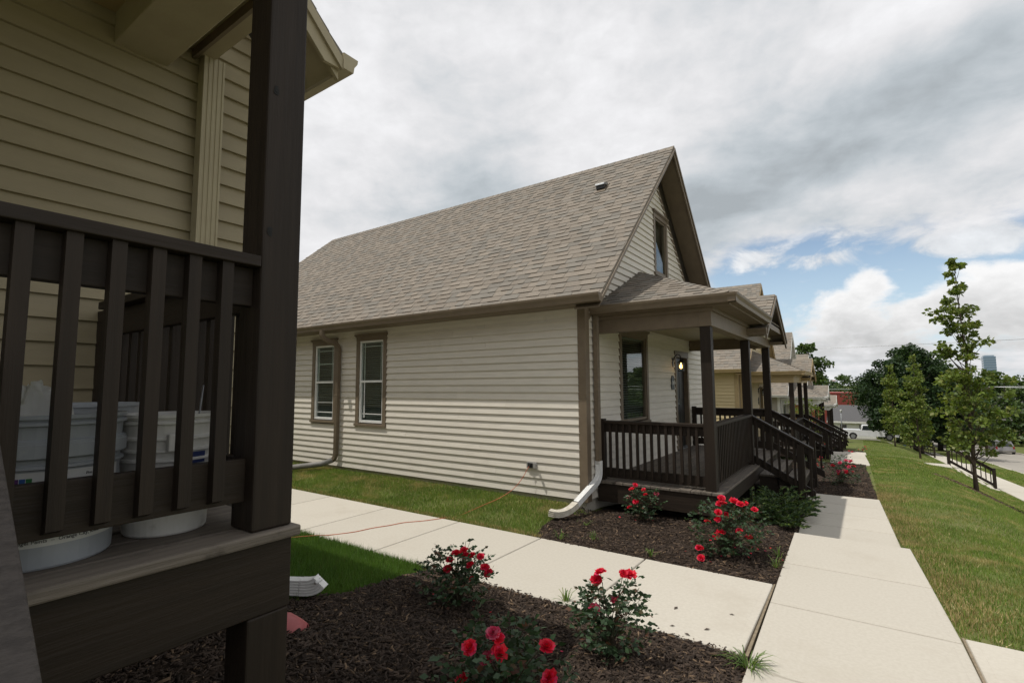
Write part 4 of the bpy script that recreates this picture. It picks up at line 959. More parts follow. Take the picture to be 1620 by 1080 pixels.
    railing(T, (XW+.11, .955), (PX-.07, .955), rt, rt, (0, 1), spacing=.12)
    T.part('half_post', MB().box(XW+.02, XW+.11, .91, 1.0, dz+.001, rt-.04), M_woodZ)
    T.part('newel', MB().box(PX-.06, PX+.05, .07, .185, dz+.001, rt-.04), M_woodZ)
    # steps: hand rail that passes close to the camera
    a, b = Vector((PX+.10, .163, .092)), Vector((-.60, .163, -.785))
    hr = T.part('hand_rail', MB().beam(a, b, .15, .045), mat('weathered_stain', (.062, .052, .046), (.040, .033, .029), .6, 14, (6, 2, 6), .3, 30, dirt=(.10, .085, .075), dscale=9, dthr=(.55, .8)), bev=.006)
    T.part('sub_rail', MB().beam(a-Vector((0, .03, .10)), b-Vector((0, .03, .10)), .038, .13), M_woodX, hr)
    T.part('bottom_rail', MB().beam(a-Vector((0, .03, .62)), b-Vector((0, .03, .50)), .038, .12), M_woodX, hr)
    for k in range(7):
        t = (k+.6)/7.4; p = a.lerp(b, t); T.part('baluster', MB().box(p.x-.019, p.x+.019, .04, .076, p.z-.60, p.z-.10), M_woodZ, hr)
    T.part('newel', MB().box(-.68, -.58, .05, .15, -1.72, -.78), M_woodZ)
    st = T.part('stairs', MB().prism([(-1.60, -1.40, dz-.2), (-.55, -1.40, -1.45), (-.55, -1.40, -1.72), (-1.60, -1.40, -1.72)], (0, .04, 0)), M_woodX)
    for k in range(6):
        zz = dz-.19*(k+1); x0 = -1.60+.18*k; T.part('tread', MB().box(x0, x0+.24, -1.35, .0, zz-.035, zz), M_deckX, st, bev=.004)
    # header beam, ceiling, soffit, gutter
    bm = T.part('porch_beam', MB().box(XW+.02, -1.60, .90, 1.165, 1.915, 2.12), M_tantrim, bev=.006)
    T.part('porch_beam', MB().box(-1.80, -1.55, -3.9, .899, 1.916, 2.12), M_tantrim, bm, bev=.004)
    T.part('porch_ceiling', MB().box(XW+.02, -1.80, -3.9, .90, 2.095, 2.11), M_ochretrim, bm)
    T.part('porch_soffit', MB().box(XW+.02, -1.36, 1.166, 1.31, 2.105, 2.118), M_tantrim, bm)
    T.part('porch_fascia', MB().box(XW+.02, -1.36, 1.292, 1.312, 2.045, 2.20), M_taupe, bm)  # darker than the tan trim: the shadow gap is put into the colour
    T.part('gutter', gutter_mb((XW+.03, 1.3125, 2.06), (-1.25, 1.3125, 2.06), (0, 1, 0)), M_tantrim, bm)
    T.part('porch_roof', MB().prism([(-1.33, 1.32, 2.185), (XW, 1.32, 2.185), (XW, -.5, 3.0), (-2.9, -.5, 3.0)], (0, 0, -.05)).prism([(-1.33, -4.2, 2.185), (-1.33, 1.32, 2.185), (-2.9, -.5, 3.0), (-2.9, -3.0, 3.0)], (0, 0, -.05)), M_shingle, bm)
    # corrugated downspout on the wall
    dp = T.part('downspout', MB().sweep([(XW+.062, 1.395, 2.07), (XW+.062, 1.395, -1.35)], rect_prof(.125, .075, 4)), M_tantrim)
    return T
H0 = build_near_house()

# white end of that house's corner downspout on the grass, and the red flap beside it
T = Thing('downspout_end', 'white ribbed downspout end lying on the grass beside the near porch post', 'downspout', (-3.75, 2.4, -1.64), 'white downspouts')
d0 = Vector((-4.35, 2.02, -1.56)); d1 = Vector((-3.74, 2.42, -1.575)); dd = (d1-d0).normalized()
pipe = T.part('pipe', MB().sweep([d0, d1], rect_prof(.085, .115, 5)), M_vinyl)
T.part('elbow', MB().sweep([d1+dd*.004]+[Vector(p) for p in arc(d1+dd*.03, d1+dd*.13, d1+dd*.16+Vector((0, 0, .045)), 5)], rect_prof(.088, .118, 5)), M_vinyl, pipe)
T.part('drip_lip', MB().tube([d1+dd*.13+Vector((-.05, .04, .05)), d1+dd*.16+Vector((.0, .0, .055)), d1+dd*.13+Vector((.04, -.045, .05))], .012, 8), M_vinyl, pipe, smooth=True)
M_red = mat('faded_red_plastic', (.40, .105, .105), (.33, .085, .085), .5, 8, dirt=(.25, .10, .09), dscale=12)
T = Thing('plastic_trough', 'faded red plastic trough tipped on its side in the mulch below the near porch', 'trough', (-3.05, 1.95, -1.62))
ax = Vector((.80, .60, .0)).normalized(); side = Vector((-.6, .8, 0)); c0 = Vector((-3.46, 1.80, -1.56)); v = []; f = []
for i in range(9):
    t = i/8; ln = .34*(1-(2*t-1)**2*.0); q = pi*(.02+.96*t)
    for j in range(8):
        u = j/7; rr = .115*math.sqrt(max(.02, 1-(max(0, u-.55)/.46)**2)); ext = .44*u
        v.append(c0+ax*ext+side*(cos(q)*rr)+Vector((0, 0, sin(q)*.12*(1-.5*max(0, u-.7)/.3)-.05-.02*u)))
for i in range(8):
    for j in range(7): f.append((i*8+j, i*8+j+1, (i+1)*8+j+1, (i+1)*8+j))
sh = T.part('shell', MB().add(v, f), M_red, smooth=True); so = sh.modifiers.new('thick', 'SOLIDIFY'); so.thickness = .008
T.part('grey_lining', MB().tube([c0+ax*.04+Vector((0, 0, -.035)), c0+ax*.33+Vector((0, 0, -.035))], [.05, .045], 14), M_pipegrey, smooth=True)

# ------------------------------------------------------------------ buckets on the near porch
DZ0 = -.474
def bucket(name, label, c, r0, r1, h, material, group, ribs=(.62, .70, .80, .93)):
    T = Thing(name, label, 'bucket', (c[0], c[1], DZ0), group)
    pr = [(0, .004), (r0-.004, .0), (r0, .006)]; R = lambda t: r0+(r1-r0)*t
    z = 0.03
    for t in ribs: pr += [(R(t), h*t-.006), (R(t)+.009, h*t-.003), (R(t)+.009, h*t+.004), (R(t), h*t+.008)]
    pr += [(r1, h-.012), (r1+.008, h-.010), (r1+.008, h), (r1-.004, h), (r1-.006, h-.02), (r0-.006, .012), (0, .012)]
    T.part('pail', MB().lathe(pr, (c[0], c[1], DZ0+.001), 40), material, smooth=False)
    return T
M_pailw = mat('white_pail', (.62, .61, .58), (.54, .53, .50), .4, 6, dirt=(.42, .40, .36), dscale=9)
M_pailg = mat('grey_pail', (.34, .36, .38), (.29, .31, .33), .4, 5, dirt=(.38, .385, .38), dscale=11, dthr=(.6, .75))
M_label = mat('paper_label', (.60, .60, .58), (.54, .54, .52), .5, 14)
M_ink = mat('print_ink', (.05, .05, .055)); M_blue = mat('navy_print', (.02, .035, .13))
wc = (-1.96, .755); gc = (-1.945, .430)
T = bucket('paint_bucket', 'white plastic paint bucket with ribbed top and wire handle behind the near railing', wc, .118, .142, .385, M_pailw, 'paint buckets on the near porch')
CONE = (.178-.165)/.40
def band(c, r, z0, z1, a0, a1, n=20): return MB().lathe([(r+CONE*(z0-.16), z0), (r+CONE*(z1-.16), z1)], (c[0], c[1], DZ0), n, a0, a1)
T.part('blue_print', band(wc, .1225, .075, .084, -.9, .35), M_blue); T.part('blue_print', band(wc, .1225, .052, .066, -.9, .35), M_blue); T.part('blue_print', band(wc, .1355, .225, .262, -.25, .45), M_blue)
hb = [(wc[0]+.137*cos(-.75), wc[1]+.137*sin(-.75), DZ0+.30)]
hp = [Vector((wc[0]+.150*cos(a), wc[1]+.150*sin(a), DZ0+.30+.0)) for a in (-.25,)]+[Vector((wc[0]+.10, wc[1]+.045, DZ0+.36)), Vector((wc[0]+.055, wc[1]+.075, DZ0+.48))]
T.part('wire_handle', MB().tube(hp, .0035, 6), M_galv, smooth=True); T.part('handle_ear', MB().box(wc[0]+.128, wc[0]+.152, wc[1]-.06, wc[1]-.015, DZ0+.27, DZ0+.325), M_pailw, bev=.004)
T = bucket('paint_bucket', 'grey paint bucket with white label and plastic bag inside, nearest the steps', gc, .165, .178, .40, M_pailg, 'paint buckets on the near porch', ribs=(.66, .82, .94))
T.part('grey_collar', MB().lathe([(.178, .285), (.188, .29), (.188, .325), (.176, .33)], (gc[0], gc[1], DZ0), 40), M_pailg)
lb = T.part('label', band(gc, .1722, .062, .255, -1.1, .95, 40), M_label)
def wrap_text(s, size, z, a, r=None):
    me = text_mesh(s, size, M_ink, .0008); r = r or .1726+CONE*(z-.16); vv = np.empty(len(me.vertices)*3, dtype=np.float32); me.vertices.foreach_get('co', vv); vv = vv.reshape(-1, 3)
    th_ = a+vv[:, 0]/r; rr = r+vv[:, 2]; o = np.stack([gc[0]+rr*np.cos(th_)-T.base.x, gc[1]+rr*np.sin(th_)-T.base.y, vv[:, 1]+z+DZ0-T.base.z], 1).astype(np.float32)
    me.vertices.foreach_set('co', o.ravel()); me.update(); ob = link('lettering', me, lb)
wrap_text('Diamond Vogel Paints  \u2013  Orange City, Iowa', .0135, .076, -.10)
wrap_text('Interior Eggshell Latex', .013, .222, .42); wrap_text('Pro Plus', .011, .240, .42)
for k, zz in enumerate((.205, .192, .178)): wrap_text('interior latex wall finish for walls and ceilings', .0075, zz, .40)
for k, col in enumerate(((.22, .025, .02), (.10, .03, .14), (.03, .10, .30), (.03, .18, .05))):
    T.part('colour_stripe', band(gc, .1728, .17, .24, -.62+.075*k, -.62+.075*k+.068, 4), mat('stripe_ink_%s' % 'abcd'[k], col), lb)
T.part('barcode', MB().add([], []) if False else band(gc, .1728, .115, .135, -.55, -.35, 5), mat('grey_print', (.16, .15, .16), (.03, .03, .03), .5, 60, (60, 60, 1), contrast=(.48, .52)), lb)
v = []; f = []; R_ = random.Random(4); n_ = 22
for i in range(n_):
    for j in range(n_):
        a, b = i/(n_-1)*2-1, j/(n_-1)*2-1; rr = math.hypot(a, b); hgt = .10*max(0, 1-rr**2)*(.85+.3*R_.random())+.03*sin(a*9+2*sin(b*7))*cos(b*8+a*3)+.012*R_.random()-.03*rr
        v.append((gc[0]-.035+a*.12+R_.uniform(-.006, .006), gc[1]-.02+b*.10+R_.uniform(-.006, .006), DZ0+.375+hgt))
for i in range(n_-1):
    for j in range(n_-1): f.append((i*n_+j, i*n_+j+1, (i+1)*n_+j+1, (i+1)*n_+j))
solo('plastic_bag', MB().add(v, f), mat('white_film', (.62, .62, .63), (.55, .55, .56), .35, 9, transl=.35), 'crumpled white plastic bag sticking out of the grey paint bucket', 'bag', smooth=True)
T = bucket('paint_bucket', 'grey blue bucket standing behind the other two near the wall', (-2.38, .62), .16, .178, .415, M_pailg, 'paint buckets on the near porch', ribs=(.7, .85))

# ------------------------------------------------------------------ white downspout legs, outlet and cord
T = Thing('downspout', 'white downspout elbow and trough from the beige house corner onto the lawn', 'downspout', (-3.4, 6.4, -1.76), 'white downspouts')
pth = [(-3.275, 6.93, -1.12), (-3.275, 6.93, -1.24)]+arc((-3.275, 6.93, -1.26), (-3.275, 6.93, -1.37), (-3.285, 6.83, -1.42), 4)+[Vector((-3.33, 6.30, -1.63))]
p_ = T.part('pipe', MB().sweep(pth, rect_prof(.092, .075)), M_vinyl)
T.part('foot', MB().sweep(arc((-3.331, 6.29, -1.635), (-3.36, 6.06, -1.735), (-3.50, 5.98, -1.715), 6)+[Vector((-3.56, 5.965, -1.705))], rect_prof(.096, .08)), mat('grimy_vinyl', (.62, .58, .50), (.5, .46, .38), .5, 12), p_)
T = Thing('downspout', 'taupe downspout between the two side windows with grey extension pipe', 'downspout', (-9.15, 6.6, -1.72))
pth = [(-9.16, 6.24, 1.16), (-9.16, 6.24, 1.09)]+arc((-9.16, 6.24, 1.06), (-9.16, 6.26, .98), (-9.12, 6.42, .93), 4)+arc((-9.10, 6.52, .89), (-9.08, 6.59, .86), (-9.08, 6.595, .76), 4)+[Vector((-9.10, 6.595, -1.36))]+arc((-9.10, 6.595, -1.40), (-9.10, 6.595, -1.50), (-9.18, 6.55, -1.54), 4)
dp = T.part('pipe', MB().sweep(pth, rect_prof(.08, .075)), M_taupe)
T.part('strap', MB().box(-9.155, -9.045, 6.63, 6.552, -.20, -.17), M_taupe, dp)
T.part('extension_pipe', MB().tube([(-9.16, 6.565, -1.53), (-9.30, 6.40, -1.60), (-10.2, 5.75, -1.72)], [.055, .055, .055], 12), M_pipegrey, dp, smooth=True)
T = Thing('outlet_box', 'grey outdoor outlet box with open flap on the beige siding', 'outlet', (-4.27, 6.66, -1.23))
ob = T.part('box', MB().box(-4.36, -4.19, 6.664, 6.625, -1.275, -1.185), mat('grey_metal_box', (.33, .32, .30), (.27, .26, .25), .45, 10), bev=.004)
T.part('dark_plate', MB().box(-4.335, -4.245, 6.6245, 6.618, -1.265, -1.195), M_black, ob)
T.part('open_flap', MB().prism([(-4.185, 6.625, -1.27), (-4.185, 6.625, -1.19), (-4.13, 6.54, -1.19), (-4.13, 6.54, -1.27)], (.006, .004, 0)), MATS['grey_metal_box'], ob, bev=.002)
T.part('plug', MB().box(-4.30, -4.27, 6.618, 6.585, -1.25, -1.215), M_rubber, ob, bev=.003)
cp = [(-4.285, 6.60, -1.235), (-4.30, 6.57, -1.27), (-4.36, 6.50, -1.42), (-4.45, 6.38, -1.57), (-4.56, 6.18, -1.68), (-4.66, 5.97, -1.74), (-4.72, 5.75, -1.785), (-4.78, 5.50, -1.825), (-4.85, 5.27, -1.815)]
cp += [(-4.86, 5.20, ZC+.006), (-4.96, 5.0, ZC+.006), (-5.11, 4.80, ZC+.006), (-5.17, 4.60, ZC+.006), (-5.26, 4.38, ZC+.006), (-5.31, 4.15, ZC+.006), (-5.45, 3.9, ZC+.006), (-5.52, 3.72, ZC+.03), (-5.75, 3.4, -1.78)]
def smooth_path(p, n=6):
    p = [Vector(q) for q in p]; r = []
    for i in range(len(p)-1):
        a, b, c, d = p[max(i-1, 0)], p[i], p[i+1], p[min(i+2, len(p)-1)]
        for k in range(n):
            t = k/n; r.append(.5*((2*b)+(c-a)*t+(2*a-5*b+4*c-d)*t*t+(3*b-a-3*c+d)*t**3))
    return r+[p[-1]]
solo('extension_cord', MB().tube(smooth_path(cp), .0045, 7), mat('orange_cord', (.52, .13, .06), (.45, .11, .05), .5, 10), 'orange extension cord from the outlet box across lawn and cross walk', 'cord', smooth=True)
# litter on the concrete
R_ = random.Random(8); M_litter = mat('dry_leaf', (.07, .05, .035), (.05, .035, .025), .8, 20)
for k, (x, y) in enumerate(((-1.35, 4.25), (-1.05, 4.02), (-1.28, 3.93), (-.95, 4.38), (-1.55, 4.10), (-1.15, 3.86))):
    a = R_.uniform(0, 6.3); l = R_.uniform(.018, .032); e = Vector((cos(a), sin(a), 0))*l; n = Vector((-sin(a), cos(a), 0))*l*.4; p = Vector((x, y, ZC+.003))
    solo('fallen_leaf', MB().add([p-e, p+n+Vector((0, 0, .006)), p+e+Vector((0, 0, .003)), p-n+Vector((0, 0, .007))], [(0, 1, 2), (0, 2, 3)]), M_litter, 'small dry leaf scrap on the cross walk near the rose', 'leaf', 'leaf scraps on the cross walk')
# ------------------------------------------------------------------ plants
def leaf_mesh(name, P, Nrm, size, material, width=.5, fold=.25, tri=False):
    """folded leaf blades: P (n,3) attachment, Nrm (n,3) pointing direction of the blade"""
    n = len(P); d = Nrm/np.linalg.norm(Nrm, axis=1, keepdims=True); r = rng.normal(0, 1, (n, 3)); r[:, 2] += .0
    s = np.cross(d, r); s /= np.linalg.norm(s, axis=1, keepdims=True)+1e-9; u = np.cross(s, d)
    flip = np.where(u[:, 2] < 0, -1, 1)[:, None]; u = u*flip; L = size[:, None]; W = L*width/2
    base = P; tip = P+d*L; mid = P+d*L*.45-u*W*fold; l = mid+s*W+u*W*fold*1.6; q = mid-s*W+u*W*fold*1.6
    v = np.stack([base, l, tip, q], 1).reshape(-1, 3)
    f = (np.arange(n)[:, None]*4+np.array([[0, 1, 2, 3]])).reshape(-1, 4) if tri is False else None
    return np_mesh(name, v, f, material)
def add_leaves(T, name, P, D_, size, material, parent=None, width=.5, label=None):
    P = np.asarray(P)-np.array(T.base)[None]
    o = link(name, leaf_mesh(name, P, np.asarray(D_), np.asarray(size), material, width), parent or T.o); o['kind'] = 'stuff'
    if label: o['label'] = label
    return o
def petal_bloom(n_layers=4, seed=1, r=1.0):
    R_ = random.Random(seed); mb = MB()
    for L in range(n_layers):
        t = L/(n_layers-1); k = [4, 5, 6, 6, 6][L]; tilt = radians(12+68*t); ln = r*(.55+.45*t); wd = r*(.50+.30*t)
        for j in range(k):
            a = 2*pi*(j+R_.uniform(-.2, .2))/k+L*.6; tl = tilt+R_.uniform(-.15, .15); lnj = ln*R_.uniform(.85, 1.1)
            v = []
            for i, (s, hgt) in enumerate(((.1, .0), (.55, .62), (1.0, 1.0))):
                for q in (-1, 0, 1):
                    rad = lnj*hgt*sin(tl)+.06*r; z = lnj*hgt*cos(tl)+(.10*r if q == 0 and i == 1 else 0)*-1
                    if i == 2: z += R_.uniform(-.10, .10)*r-.12*r*t; rad += R_.uniform(-.06, .06)*r
                    w_ = q*wd*[.22, .62, .48][i]; v.append((cos(a)*rad-sin(a)*w_, sin(a)*rad+cos(a)*w_, z-.10*r*abs(q)*(-1 if i else 0)))
            mb.add(v, [(i*3+j_, i*3+j_+1, i*3+j_+4, i*3+j_+3) for i in range(2) for j_ in range(2)])
    return mb
BLOOMS = {c: [petal_bloom(4, s, 1.0).mesh('bloom', m_) for s in range(4)] for c, m_ in (('r', M_petal), ('p', M_pink))}
def rose_bush(base, h, w_, blooms, label, nleaf, leaf, seed, br, group='red rose bushes in the mulch beds', extra=()):
    R_ = random.Random(seed); T = Thing('rose_bush', label, 'rose bush', base, group); b = T.base
    bl = []
    for q in blooms:
        dxx, dz_ = q[0], q[1]; col = q[2] if len(q) > 2 else 'r'; dp = R_.uniform(-.75, .05)*w_*.5*math.sqrt(max(.05, 1-(dxx/(w_*.75))**2))
        bl.append((b+R0*dxx+Vector((0, 0, dz_))+Vector((-sin(YAW), cos(YAW), 0))*dp, col))
    stems = MB(); pts = []; dirs = []
    def stem(p1, r=.0045):
        p0 = b+Vector((R_.uniform(-.04, .04), R_.uniform(-.04, .04), -.02)); md = p0.lerp(p1, .5)+Vector(((p0.x-p1.x)*.22, (p0.y-p1.y)*.22, .05))
        path = arc(p0, md, p1, 6); stems.tube(path, [r*(1-.09*i) for i in range(7)], 5); return path
    def twig_leaves(p, d, n=5):
        side = d.cross(Vector((0, 0, 1)))
        if side.length < .05: side = Vector((1, 0, 0))
        side.normalize()
        for k in range(n):
            if k == n-1: pts.append(p+d*leaf*1.5); dirs.append(d+Vector((0, 0, R_.uniform(-.2, .1))))
            else:
                s = 1 if k % 2 else -1; pts.append(p+d*leaf*(.4+.55*(k//2))); dirs.append(side*s+d*.5+Vector((0, 0, R_.uniform(-.35, .15))))
    for p, c in bl:
        path = stem(p)
        for k in range(3):
            q = path[random.choice((3, 4, 5))]; a = R_.uniform(0, 2*pi); twig_leaves(Vector(q), Vector((cos(a), sin(a), R_.uniform(-.1, .5))).normalized())
    n_tw = nleaf//5
    for i in range(n_tw):
        a = R_.uniform(0, 2*pi); u_ = R_.random()**.6; hh = .06+.88*R_.random()
        prof = (.55+.75*math.sin(min(1, hh*1.25)*pi*.78))*(1 if hh < .75 else 1-(hh-.75)*1.8); rr = w_*.5*prof*u_
        p = b+Vector((cos(a)*rr, sin(a)*rr, hh*h*.92)); d = Vector((cos(a+R_.gauss(0, .6)), sin(a+R_.gauss(0, .6)), R_.uniform(-.3, .6))).normalized()
        if i % 4 == 0: stem(p, .003)
        twig_leaves(p, d)
    for dxx, dz_ in extra:
        p = b+R0*dxx+Vector((0, 0, dz_)); path = stem(p, .0035)
        for q in path[2:]:
            a = R_.uniform(0, 6.28); twig_leaves(Vector(q), Vector((cos(a), sin(a), .4)).normalized(), 4)
    T.part('stem', stems, M_stem, stuff=True)
    add_leaves(T, 'foliage', [tuple(p) for p in pts], [tuple(d) for d in dirs], [leaf*R_.uniform(.7, 1.25) for _ in pts], M_rose, width=.62)
    for p, c in bl:
        o = T.inst('bloom', BLOOMS[c][R_.randrange(4)], p-Vector((0, 0, br*.3))); s = br*R_.uniform(.82, 1.15); o.scale = (s, s, s*.9)
        dv = (p-b); o.rotation_euler = (R_.uniform(-.5, .5)+.55, R_.uniform(-.4, .4), R_.uniform(0, 6.28)) if False else (R_.uniform(.1, .75), R_.uniform(-.35, .35), R_.uniform(-.6, .9))
    return T
def gb(x, y): return (x, y, float(bed_h(x, y)))
A = [(0.0, 0.431), (0.048, 0.406), (0.061, 0.367), (0.105, 0.329), (0.186, 0.373), (-0.06, 0.355), (-0.082, 0.271), (0.121, 0.187), (0.226, 0.31), (0.255, 0.265), (0.112, 0.367)]
rose_bush((-2.80, 3.23, -1.735), .43, .50, A, 'rose bush with dark red blooms at the grass corner, left of the cross walk edge', 950, .040, 1, .036, extra=((-.22, .40), (-.27, .33), (.10, .47), (-.17, .26), (.06, .46)))
Bl = [(-0.053, 0.55), (-0.079, 0.502), (0.073, 0.589), (0.114, 0.579), (0.037, 0.383, 'p'), (-.10, .335, 'p')]
rose_bush((-1.44, 3.155, -1.765), .53, .40, Bl, 'tall thin rose bush with few blooms at the cross walk edge', 850, .042, 2, .037, extra=((.16, .50), (.20, .44), (-.17, .42), (-.15, .36), (.13, .53)))
Cl = [(-0.155, 0.396), (-0.017, 0.412), (-0.014, 0.364), (-.045, .43, 'p'), (-0.077, 0.309, 'p'), (0.219, 0.408), (0.228, 0.266), (-0.201, 0.192), (0.023, 0.171), (0.027, 0.132)]
rose_bush((-1.579, 2.163, -1.645), .42, .52, Cl, 'rose bush with large red blooms, cut by the bottom edge', 900, .046, 3, .040, extra=((-.13, .53), (-.02, .46), (.12, .45)))
Dl = [(-0.122, 0.468), (-0.173, 0.414), (0.014, 0.338), (-0.213, 0.309, 'p'), (-0.132, 0.257), (-0.199, 0.167), (0.014, 0.383), (0.18, 0.331, 'p')]
rose_bush((-2.536, 6.72, -1.795), .45, .40, Dl, 'small upright rose bush before the side railing of the beige porch', 800, .038, 4, .036)
El = [(-0.063, 0.622), (0.076, 0.586), (0.136, 0.556), (0.221, 0.551), (-0.079, 0.557), (-0.007, 0.549), (-0.157, 0.511), (-0.124, 0.416), (0.023, 0.417), (-0.021, 0.452), (-0.193, 0.362), (0.052, 0.317), (-0.102, 0.283), (-0.17, 0.254), (0.202, 0.222), (-0.316, 0.109), (-0.334, 0.038), (.245, .52), (.10, .575)]
rose_bush((-1.292, 5.839, -1.815), .60, .62, El, 'largest rose bush, full of red blooms at the corner post of the beige porch', 1500, .040, 5, .042, extra=((.33, .50), (.36, .44), (.28, .54), (-.28, .30)))
R_ = random.Random(3)
def far_rose(x, y, h, w_, n, label, seed, nl=420):
    bl = [(R_.uniform(-.5, .5)*w_*.85, h*R_.uniform(.45, 1.0), R_.choice('rrrp')) for _ in range(n)]
    rose_bush(gb(x, y), h, w_, bl, label, nl, .042, seed, .04)
far_rose(-.52, 13.1, .56, .74, 15, 'wide red rose bush in the mulch beyond the front walk end', 6, 700)
far_rose(-1.25, 15.2, .48, .62, 9, 'half hidden rose bush behind the newel of the beige porch stairs', 7)
far_rose(-.72, 19.6, .42, .42, 0, 'dark leafy shrub without blooms before the second front walk', 8, 300)
far_rose(-.75, 29.4, .42, .5, 4, 'small distant rose bush in the bed before the third front walk', 9, 200)
far_rose(-.30, 36.6, .40, .5, 5, 'small distant rose bush on the far side of the third front walk', 10, 200)
far_rose(-1.65, 26.2, .55, .7, 3, 'yellowish bush beside the second house steps', 11, 350)
# juniper beside the beige porch steps
T = Thing('juniper', 'spreading dark green juniper in front of the beige porch steps', 'juniper', gb(-1.2, 8.75)); pts = []; dr_ = []; sz = []; br_ = MB(); R_ = random.Random(21)
for i in range(150):
    a = R_.uniform(0, 2*pi); ln = R_.uniform(.22, .62); p0 = T.base+Vector((R_.uniform(-.35, .35), R_.uniform(-.75, .75), .03)); el_ = R_.uniform(.1, .65)
    d = Vector((cos(a)*cos(el_), sin(a)*cos(el_), sin(el_))); p1 = p0+d*ln; p1.x = min(p1.x, -.84+R_.uniform(0, .1)); p2 = p1+Vector((cos(a), sin(a), -.1))*ln*.25
    if p2.x < -1.62: continue
    path = arc(p0, p1, p2, 7)
    if i % 3 == 0: br_.tube(path, [.006-.0006*k for k in range(8)], 4)
    for k, q in enumerate(path[1:]):
        dirn = (path[min(k+2, 7)]-path[k]).normalized(); sd_ = dirn.cross(Vector((0, 0, 1))).normalized()
        for j in range(9):
            s = R_.choice((-1, 1)); tq = R_.uniform(0, 1); pp = q.lerp(path[k], tq)
            pts.append(tuple(pp)); dr_.append(tuple(dirn*.9+sd_*s*R_.uniform(.3, .9)+Vector((0, 0, R_.uniform(-.1, .5))))); sz.append(R_.uniform(.04, .085))
T.part('branch', br_, M_stem, stuff=True); add_leaves(T, 'foliage', pts, dr_, sz, M_juniper, width=.22)

def tree(base, h, trunk_r, prof, nclump, nleaf, leaf, lmat, label, name='tree', cat='tree', group=None, h0=.2, bark=M_bark, clump=.35, seed=1, lean=(0, 0), limbs=24, flat=.6, width=.75, core=.35, cols=None):
    """prof: list of (height fraction, crown radius). clumps of leaves on limbs that leave a tapered trunk"""
    R_ = np.random.default_rng(seed); T = Thing(name, label, cat, base, group); b = np.array(base)
    hs = [p[0] for p in prof]; rs = [p[1] for p in prof]
    tp = [Vector((base[0]+lean[0]*t*h+.04*h*.1*sin(t*7+seed), base[1]+lean[1]*t*h+.03*h*.1*cos(t*5+seed), base[2]-.15+t*h*.97)) for t in np.linspace(0, 1, 10)]
    tb = MB().tube(tp, [trunk_r*(1.35 if t == 0 else 1-.88*t) for t in np.linspace(0, 1, 10)], 9)
    trunk = T.part('trunk', tb, bark, smooth=True)
    t_ = R_.uniform(h0, 1, nclump*4); w_ = np.interp(t_, hs, rs); keep = R_.uniform(0, max(rs), len(t_)) < w_+.05*max(rs); t_ = t_[keep][:nclump]; n = len(t_)
    rad = np.interp(t_, hs, rs); an = R_.uniform(0, 2*pi, n); u = np.sqrt(R_.uniform(core**2, 1, n))
    lump = 1+.22*np.sin(an*3+t_*9+seed)+.14*np.sin(an*7-t_*17)
    C = np.stack([b[0]+lean[0]*t_*h+np.cos(an)*rad*u*lump, b[1]+lean[1]*t_*h+np.sin(an)*rad*u*lump, b[2]+t_*h], 1)
    lb = MB()
    for k in range(min(limbs, n)):
        c = C[k]; z0 = max(base[2]+h*h0*.8, c[2]-.45*rad[k]-.05*h); s = (z0-base[2])/h; p0 = Vector((base[0]+lean[0]*s*h, base[1]+lean[1]*s*h, z0)); p1 = Vector(c)
        r_ = trunk_r*.42*(1-.7*t_[k]); lb.tube(arc(p0, p0.lerp(p1, .55)+Vector((0, 0, -.05*h*.3)), p1, 5), [r_*(1-.15*q) for q in range(6)], 6)
    T.part('limb', lb, bark, trunk, smooth=True, stuff=True)
    per = max(1, nleaf//n); ci = np.repeat(np.arange(n), per); m_ = len(ci); cr = clump*(.6+.8*R_.uniform(0, 1, n))*(.40+.60*np.clip(rad/max(rs)*1.15, 0, 1))
    off = R_.normal(0, 1, (m_, 3)); off /= np.linalg.norm(off, axis=1, keepdims=True); off *= (R_.uniform(0, 1, m_)**(1/2.2))[:, None]; off[:, 2] *= flat
    P = C[ci]+off*cr[ci][:, None]; outw = np.stack([P[:, 0]-b[0], P[:, 1]-b[1], np.full(m_, .0)], 1); outw /= np.linalg.norm(outw, axis=1, keepdims=True)+1e-6
    Dd = outw*.7+R_.normal(0, .7, (m_, 3)); Dd[:, 2] -= .25
    add_leaves(T, 'foliage', P, Dd, leaf*R_.uniform(.6, 1.3, m_), lmat, width=width)
    return T
def gz(x, y): return (x, y, Hs(x, y)-.02)
ST = 'young street trees on the lawn'
tree(gz(2.62, 20.4), 7.45, .055, [(.14, .3), (.19, .66), (.29, .92), (.41, .84), (.54, .54), (.68, .46), (.755, .56), (.79, .26), (.90, .17), (.95, .07), (1, .02)], 135, 6400, .115, M_maple, 'slender young maple in a bark ring, closest on the lawn', 'young_tree', 'tree', ST, h0=.13, clump=.23, seed=4, lean=(-.012, 0), limbs=90, core=.15)
tree(gz(2.94, 45), 7.4, .06, [(.14, .45), (.3, .95), (.45, .75), (.6, .62), (.75, .45), (.9, .28), (1, .08)], 110, 5600, .15, M_maple, 'slender young tree with greener crown standing right before the big dark maple', 'young_tree', 'tree', ST, h0=.15, clump=.34, seed=8, limbs=40, core=.1)
tree(gz(2.05, 57), 7.3, .06, [(.16, .4), (.3, .70), (.55, .62), (.8, .4), (1, .08)], 80, 4000, .17, M_maple, 'narrow young tree left of the big maple trunk', 'young_tree', 'tree', ST, h0=.17, clump=.36, seed=9, limbs=30, core=.1)
